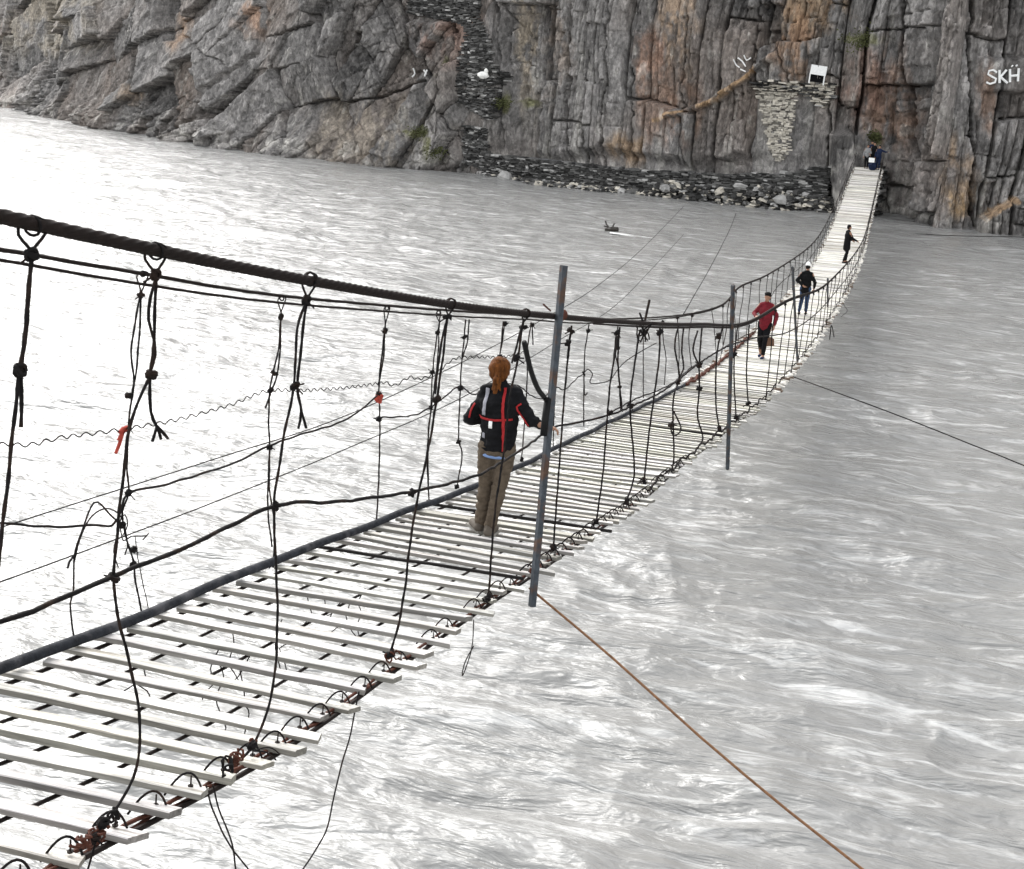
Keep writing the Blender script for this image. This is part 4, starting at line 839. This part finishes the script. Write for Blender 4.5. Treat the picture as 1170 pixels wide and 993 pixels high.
def head(caps, blobs, c, f=(0, 1, 0), r=1.0):
    "head centred at c looking along f"
    c = np.array(c, float); f = np.array(f, float); f /= np.linalg.norm(f); s_ = np.cross(f, [0, 0, 1]); s_ /= np.linalg.norm(s_)
    blobs += [(c + f * -.005 + np.array([0, 0, .02]), (.077 * r, .092 * r, .095 * r) if abs(f[1]) > .7 else (.092 * r, .077 * r, .095 * r)), (c + f * .03 + np.array([0, 0, -.055]), (.055, .055, .06))]
    caps += [(c + f * .085 + np.array([0, 0, .015]), c + f * .106 + np.array([0, 0, -.02]), .008, .013)]     # nose
    for k in (-1, 1):
        blobs += [(c + s_ * k * .076 + f * -.005 + np.array([0, 0, -.005]), (.014, .022, .032))]               # ears
        blobs += [(c + s_ * k * .031 + f * .078 + np.array([0, 0, .028]), (.018, .012, .010))]                 # brows
    blobs += [(c + f * .082 + np.array([0, 0, -.05]), (.024, .012, .009)), (c + f * .074 + np.array([0, 0, -.085]), (.02, .018, .014))]

def ground(px, py):
    "the point of the deck under the pixel"
    s_ = 9.0
    for _ in range(60):
        p = ony((px, py), s_); s_ += (p[2] - dz(s_)) * 1.2 if abs(p[2] - dz(s_)) > .002 else 0
    return ony((px, py), s_)
DTOP = .022
# woman with auburn ponytail ---------------------------------------------------
def woman():
    g = ground(557, 612); g = np.array([g[0], g[1], dz(g[1]) + DTOP]); e = empty('person', g); e.scale = (.955,) * 3
    tag(e, 'person with auburn ponytail, black jacket with red bands, khaki trousers, hand on the rope', 'person')
    k = 1.0
    hx = .06; sh = 1.345
    hip_l, hip_r = (-.03, 0, .86), (.13, 0, .86)
    kn_l, kn_r = (-.055, .05, .47), (.095, -.005, .47); an_l, an_r = (-.085, .02, .085), (.035, -.07, .085)
    shl, shr = np.array((-.10, .02, 1.35)), np.array((.235, .02, 1.35))
    ell, elr = np.array((-.235, .03, 1.06)), np.array((.36, -.01, 1.12))
    wl = np.array((-.12, .23, 1.02)); hp = (ony((624, 490), 10.45) - g) / .955; wr = hp + np.array([-.01, 0.0, .02])
    # body: one continuous mesh
    caps = [(hip_l, kn_l, .08, .052), (hip_r, kn_r, .08, .052), (kn_l, an_l, .052, .036), (kn_r, an_r, .052, .036), ((.05, 0, .9), (.065, .01, 1.22), .10, .10), (shl + (.045, 0, -.03), ell, .036, .034), (shr + (-.045, 0, -.03), elr, .036, .034), (ell, wl, .034, .025), (elr, wr, .034, .025), ((.06, .01, 1.28), (.05, .02, 1.45), .05, .048), (shl + (.04, 0, -.02), shr - (.04, 0, .02), .04, .04), (an_l, (-.16, .11, .04), .035, .03), (an_r, (.05, .03, .04), .035, .03)]
    bl = [((.05, 0, .9), (.14, .10, .12))]
    hand(caps, wr, (1, .1, -.12), (0, -1, .2), .55, (0, .3, -1)); hand(caps, wl, (.2, 1, -.1), (1, 0, .5), .4)
    head(caps, bl, (.045, .02, 1.54))
    capsules('body', caps, M['skin'], e, .009, bl, 2)
    # jacket
    jc = [((.055, 0, .90), (.06, .0, 1.0), .14, .14), ((.065, 0, 1.05), (.065, .01, 1.22), .14, .135), (shl + (.04, 0, .0), ell, .068, .058), (shr - (.04, 0, .0), elr, .068, .056), (ell, wl, .058, .046), (elr, wr - np.array((.05, 0, -.012)), .056, .042), (shl + (.02, 0, 0), (.03, .01, 1.40), .062, .05), (shr - (.02, 0, 0), (.08, .01, 1.40), .062, .05), ((.06, .01, 1.33), (.055, .012, 1.435), .085, .062), ((-.025, 0, .85), (-.015, 0, 1.15), .08, .1), ((.13, 0, .85), (.14, 0, 1.15), .08, .1)]
    jb = [((.065, .0, 1.22), (.195, .125, .16)), ((.06, 0, 1.0), (.175, .125, .2)), ((.05, 0, .86), (.165, .13, .09))]
    j = capsules('jacket', jc, M['jacket'], e, .011, jb, 3, .016, 3)
    bv = BVHTree.FromPolygons([v.co.copy() for v in j.data.vertices], [tuple(p.vertices) for p in j.data.polygons])
    def strip(name, pts, w, m_, n=26):
        "band lying on the back of the jacket, following its surface"
        P = spline([np.array([x, 0, z]) for x, z in pts], .02); mb = MB(); rows = []
        for i, p in enumerate(P):
            t = P[min(i + 1, len(P) - 1)] - P[max(i - 1, 0)]; t /= np.linalg.norm(t); nn = np.array([-t[2], 0, t[0]]); row = []
            for q in (-1, -.33, .33, 1):
                a = p + nn * w * q / 2; h_ = bv.ray_cast(Vector((a[0], -.8, a[2])), Vector((0, 1, 0)))
                if h_[0]: row.append((a[0], h_[0].y - .006, a[2]))
            if len(row) == 4: rows.append(row)
        R_ = np.array(rows); me = grid_mesh(name, R_); o = link(name, me, m_, j)
        md = o.modifiers.new('s', 'SOLIDIFY'); md.thickness = .004
    # measured on the photo: x about the figure's centre, z above the feet
    strip('red_band', [(-.115, 1.125), (-.02, 1.12), (.1, 1.128), (.205, 1.135)], .02, M['red'])
    strip('red_band', [(.115, 1.41), (.122, 1.3), (.13, 1.15), (.14, 1.0), (.145, .84)], .024, M['red'])
    strip('grey_band', [(-.045, 1.39), (-.05, 1.28), (-.058, 1.15)], .034, M['greycl'])
    strip('white_patch', [(.02, 1.11), (.02, 1.045)], .034, M['white']); strip('white_patch', [(-.05, .985), (-.05, .94)], .03, M['greycl'])
    strip('red_band', [(-.165, 1.23), (-.195, 1.17), (-.215, 1.09)], .016, M['red'])
    strip('red_band', [(.275, 1.285), (.235, 1.255), (.245, 1.22), (.285, 1.17), (.325, 1.12), (.355, 1.09)], .016, M['red'])
    capsules('shirt_hem', [((.01, -.0, .82), (.10, -.0, .82), .1, .1)], M['shirt'], e, .012, [((.05, 0, .775), (.155, .125, .035))], 2)
    tc_ = [((-.03, 0, .84), (-.045, .02, .66), .1, .088), ((.13, 0, .84), (.12, 0, .66), .1, .088), ((-.045, .02, .66), kn_l, .088, .07), ((.12, 0, .66), kn_r, .088, .07), (kn_l, (-.083, .025, .10), .07, .055), (kn_r, (.04, -.06, .10), .07, .055)]
    capsules('trousers', tc_, M['khaki'], e, .01, [((.05, 0, .82), (.15, .12, .1))], 3, .014, 7)
    for a, toe, nm in ((an_l, (-.19, .12, .045), 0), (an_r, (.05, .06, .045), 1)):
        a = np.array(a); sh_ = capsules('shoe', [((a[0], a[1] - .03, .05), toe, .045, .038), ((a[0], a[1], .06), (a[0], a[1], .10), .05, .045)], M['shoe'], e, .009, smooth=2)
        mb = MB(); tt = np.array(toe); c = (a + tt) / 2; mb.box((c[0], c[1] - .005, .012), (.085, .26, .024), rotz(-math.atan2(tt[0] - a[0], tt[1] - a[1])), .05); mb.build('sole', M['sole'], sh_)
    hc = (.045, .01, 1.555)
    hair = capsules('hair', [((.06, -.10, 1.56), (.06, -.13, 1.50), .022, .03), ((.06, -.13, 1.50), (.055, -.13, 1.38), .036, .012), ((.05, -.13, 1.48), (.02, -.12, 1.40), .028, .008), ((.07, -.13, 1.48), (.095, -.12, 1.40), .028, .008), ((.055, -.13, 1.47), (.04, -.125, 1.37), .03, .008)], M['hair'], e, .006, [((hc[0], hc[1] - .015, hc[2] + .02), (.098, .115, .105)), ((hc[0], hc[1] - .045, hc[2] - .03), (.088, .075, .07))], 1, .007, 2)
    mb = MB(); mb.tube([(.04 + .032 * math.cos(t), -.085 - .012 * math.sin(t), 1.535 + .01 * math.sin(t)) for t in np.linspace(0, 6.3, 14)], .007, 6); mb.build('hair_tie', M['hose'], hair)
woman()
def person(px, py, s_, rz, cloth_top, cloth_leg, label, pose, headgear=None, shoe='black', scale=1.0, x=None, group=None, z0=None):
    g = ony((px, py), s_); g[2] = (dz(s_) + DTOP) if z0 is None else z0
    e = empty('person', g, rz); e.scale = (scale,) * 3; tag(e, label, 'person', group)
    P = dict(hl=(-.09, 0, .9), hr=(.09, 0, .9), kl=(-.09, .06, .49), kr=(.09, .0, .49), al=(-.09, .0, .085), ar=(.09, -.1, .085), sl=(-.175, 0, 1.40), sr=(.175, 0, 1.40), el=(-.25, -.03, 1.13), er=(.25, -.03, 1.13), wl=(-.25, .08, .88), wr=(.25, .08, .88), tors=(0, 0, 1.3), head=(0, .02, 1.62), hem=.88)
    P.update(pose); A = {k: np.array(v, float) if not np.isscalar(v) else v for k, v in P.items()}
    caps = [(A['hl'], A['kl'], .085, .055), (A['hr'], A['kr'], .085, .055), (A['kl'], A['al'], .055, .038), (A['kr'], A['ar'], .055, .038), ((0, 0, .93), A['tors'] - (0, 0, .06), .10, .10), (A['sl'], A['el'], .05, .04), (A['sr'], A['er'], .05, .04), (A['el'], A['wl'], .04, .028), (A['er'], A['wr'], .04, .028), (A['tors'], A['head'] - (0, .02, .12), .07, .052), (A['al'], A['al'] + (0, .13, -.045), .035, .03), (A['ar'], A['ar'] + (0, .13, -.045), .035, .03), (A['sl'] + (.04, 0, -.02), A['sr'] - (.04, 0, .02), .045, .045)]
    bl = []; 
    for s0, w, el in ((-1, 'wl', 'el'), (1, 'wr', 'er')): hand(caps, A[w], A[w] - A[el], (-s0 * .6, .8, .1), .5, (-s0, 0, 0), .011)
    head(caps, bl, A['head']); capsules('body', caps, M['skin'], e, .013, bl, 2)
    hem = A['hem']
    jc = [((0, 0, hem + .06), (0, 0, 1.1), .165, .15), (A['sl'] + (.05, 0, 0), A['el'], .075, .062), (A['sr'] - (.05, 0, 0), A['er'], .075, .062), (A['el'], A['wl'] + (A['el'] - A['wl']) * .12, .06, .045), (A['er'], A['wr'] + (A['er'] - A['wr']) * .12, .06, .045), (A['sl'] + (.03, 0, 0), A['tors'] + (0, 0, .17), .07, .055), (A['sr'] - (.03, 0, 0), A['tors'] + (0, 0, .17), .07, .055), (A['tors'] + (0, 0, .0), A['tors'] + (0, 0, .17), .12, .07)]
    capsules('jacket' if 'coat' in cloth_top or 'navy' in cloth_top else 'shirt', jc, M[cloth_top], e, .016, [(A['tors'] - (0, 0, .06), (.20, .145, .2)), ((0, 0, 1.05), (.185, .14, .22)), ((0, 0, hem + .05), (.19, .14, .07))], 3, .01, px)
    mid_l = (A['kl'] + A['al']) / 2
    capsules('trousers', [(A['hl'], A['kl'], .108, .075), (A['hr'], A['kr'], .108, .075), (A['kl'], A['al'] + (0, 0, .05), .075, .055), (A['kr'], A['ar'] + (0, 0, .05), .075, .055)], M[cloth_leg], e, .015, [((0, 0, .9), (.17, .12, .1))], 3, .01, px + 3)
    for a in (A['al'], A['ar']): capsules('shoe', [(a + (0, -.03, -.04), a + (0, .15, -.048), .045, .038)], M[shoe], e, .014, smooth=1)
    h_ = A['head']
    if headgear == 'white': capsules('cap', [(h_ + (0, 0, .085), h_ + (0, 0, .11), .088, .08)], M['white'], e, .012, smooth=1); capsules('hair', [], M['darkhair'], e, .012, [(h_ + (0, -.02, .02), (.084, .09, .08))], 1)
    else: capsules('hair', [], M['darkhair'], e, .012, [(h_ + (0, -.018, .05), (.086, .098, .085)), (h_ + (0, -.045, .0), (.082, .07, .08))] + ([(h_ + (0, .01, .1), (.09, .1, .05))] if headgear == 'cap' else []), 1)
    return e
e = person(869, 420, 34.6, math.radians(172), 'maroon', 'black', 'person in crimson shirt and black trousers walking towards us with a small brown bag',
           dict(kl=(-.08, .12, .5), al=(-.06, .14, .085), kr=(.08, .05, .49), ar=(.07, -.12, .09), el=(-.28, -.04, 1.14), wl=(-.27, .1, .9), er=(.33, -.04, 1.15), wr=(.2, .24, 1.12), hem=.82), 'cap', 'bshoe')
mb = MB(); mb.box((0, 0, 0), (.2, .12, .2), None, .15); mb.blob((0, 0, .08), (.08, .05, .06), .1)
b_ = mb.build('hand_bag', M['brown']); b_.location = Vector(ony((880, 391), 34.5)); tag(b_, 'small brown bag hanging from the hand of the person in the crimson shirt', 'bag')
person(917, 360, 45.2, math.radians(-4), 'coat', 'jeans', 'person in white cap, dark coat and blue jeans walking away with hands behind the back',
       dict(el=(-.3, -.06, 1.16), wl=(-.07, -.19, 1.02), er=(.3, -.04, 1.14), wr=(.27, .1, .92), kl=(-.1, .1, .5), al=(-.12, -.08, .085), ar=(.09, .02, .085), hem=.78), 'white')
person(966, 295, 62, math.radians(-62), 'coat', 'black', 'person all in dark clothes standing sideways near the far end and reaching for the rail',
       dict(wl=(-.2, .32, 1.0), el=(-.24, .08, 1.12), wr=(.15, .4, 1.02), er=(.24, .12, 1.15), kl=(-.08, .08, .5), hem=.62, al=(-.09, .06, .085), ar=(.09, -.12, .085)))
grp = 'people crowding the far end of the bridge'
person(990, 186, 100.5, math.radians(176), 'grey', 'black', 'person in pale grey shirt at the left of the crowd on the far bridge end', dict(wl=(-.2, .25, 1.1)), scale=.98, group=grp)
person(997, 187, 101.3, math.radians(183), 'black', 'black', 'person in black standing in the middle of the crowd on the far bridge end', dict(), scale=1.04, group=grp)
person(1003, 188, 100.2, math.radians(170), 'navy', 'navy', 'person in navy blue with an arm held out at the right of the crowd', dict(el=(-.42, .02, 1.3), wl=(-.62, .1, 1.3)), scale=1.0, group=grp)
person(994, 188, 101.8, math.radians(176), 'navy', 'black', 'person in dark blue standing at the back of the crowd on the far bridge end', dict(), scale=1.05, group=grp)
mb = MB(); mb.box((0, 0, 0), (.4, .2, .3), None, .08, (1, 1, 1)); b_ = mb.build('bag', M['white']); b_.location = Vector(ony((996, 183), 99.5)); tag(b_, 'white bag carried in front of the crowd at the far bridge end', 'bag')
mb = MB(); mb.blob((0, 0, 0), (.32, .2, .3), .2); b_ = mb.build('bundle', M['navy']); p = ony((997, 189), 99.9); b_.location = Vector((p[0], 99.9, dz(99.9) + .28)); tag(b_, 'dark blue bundle standing on the boards at the far bridge end', 'bundle')
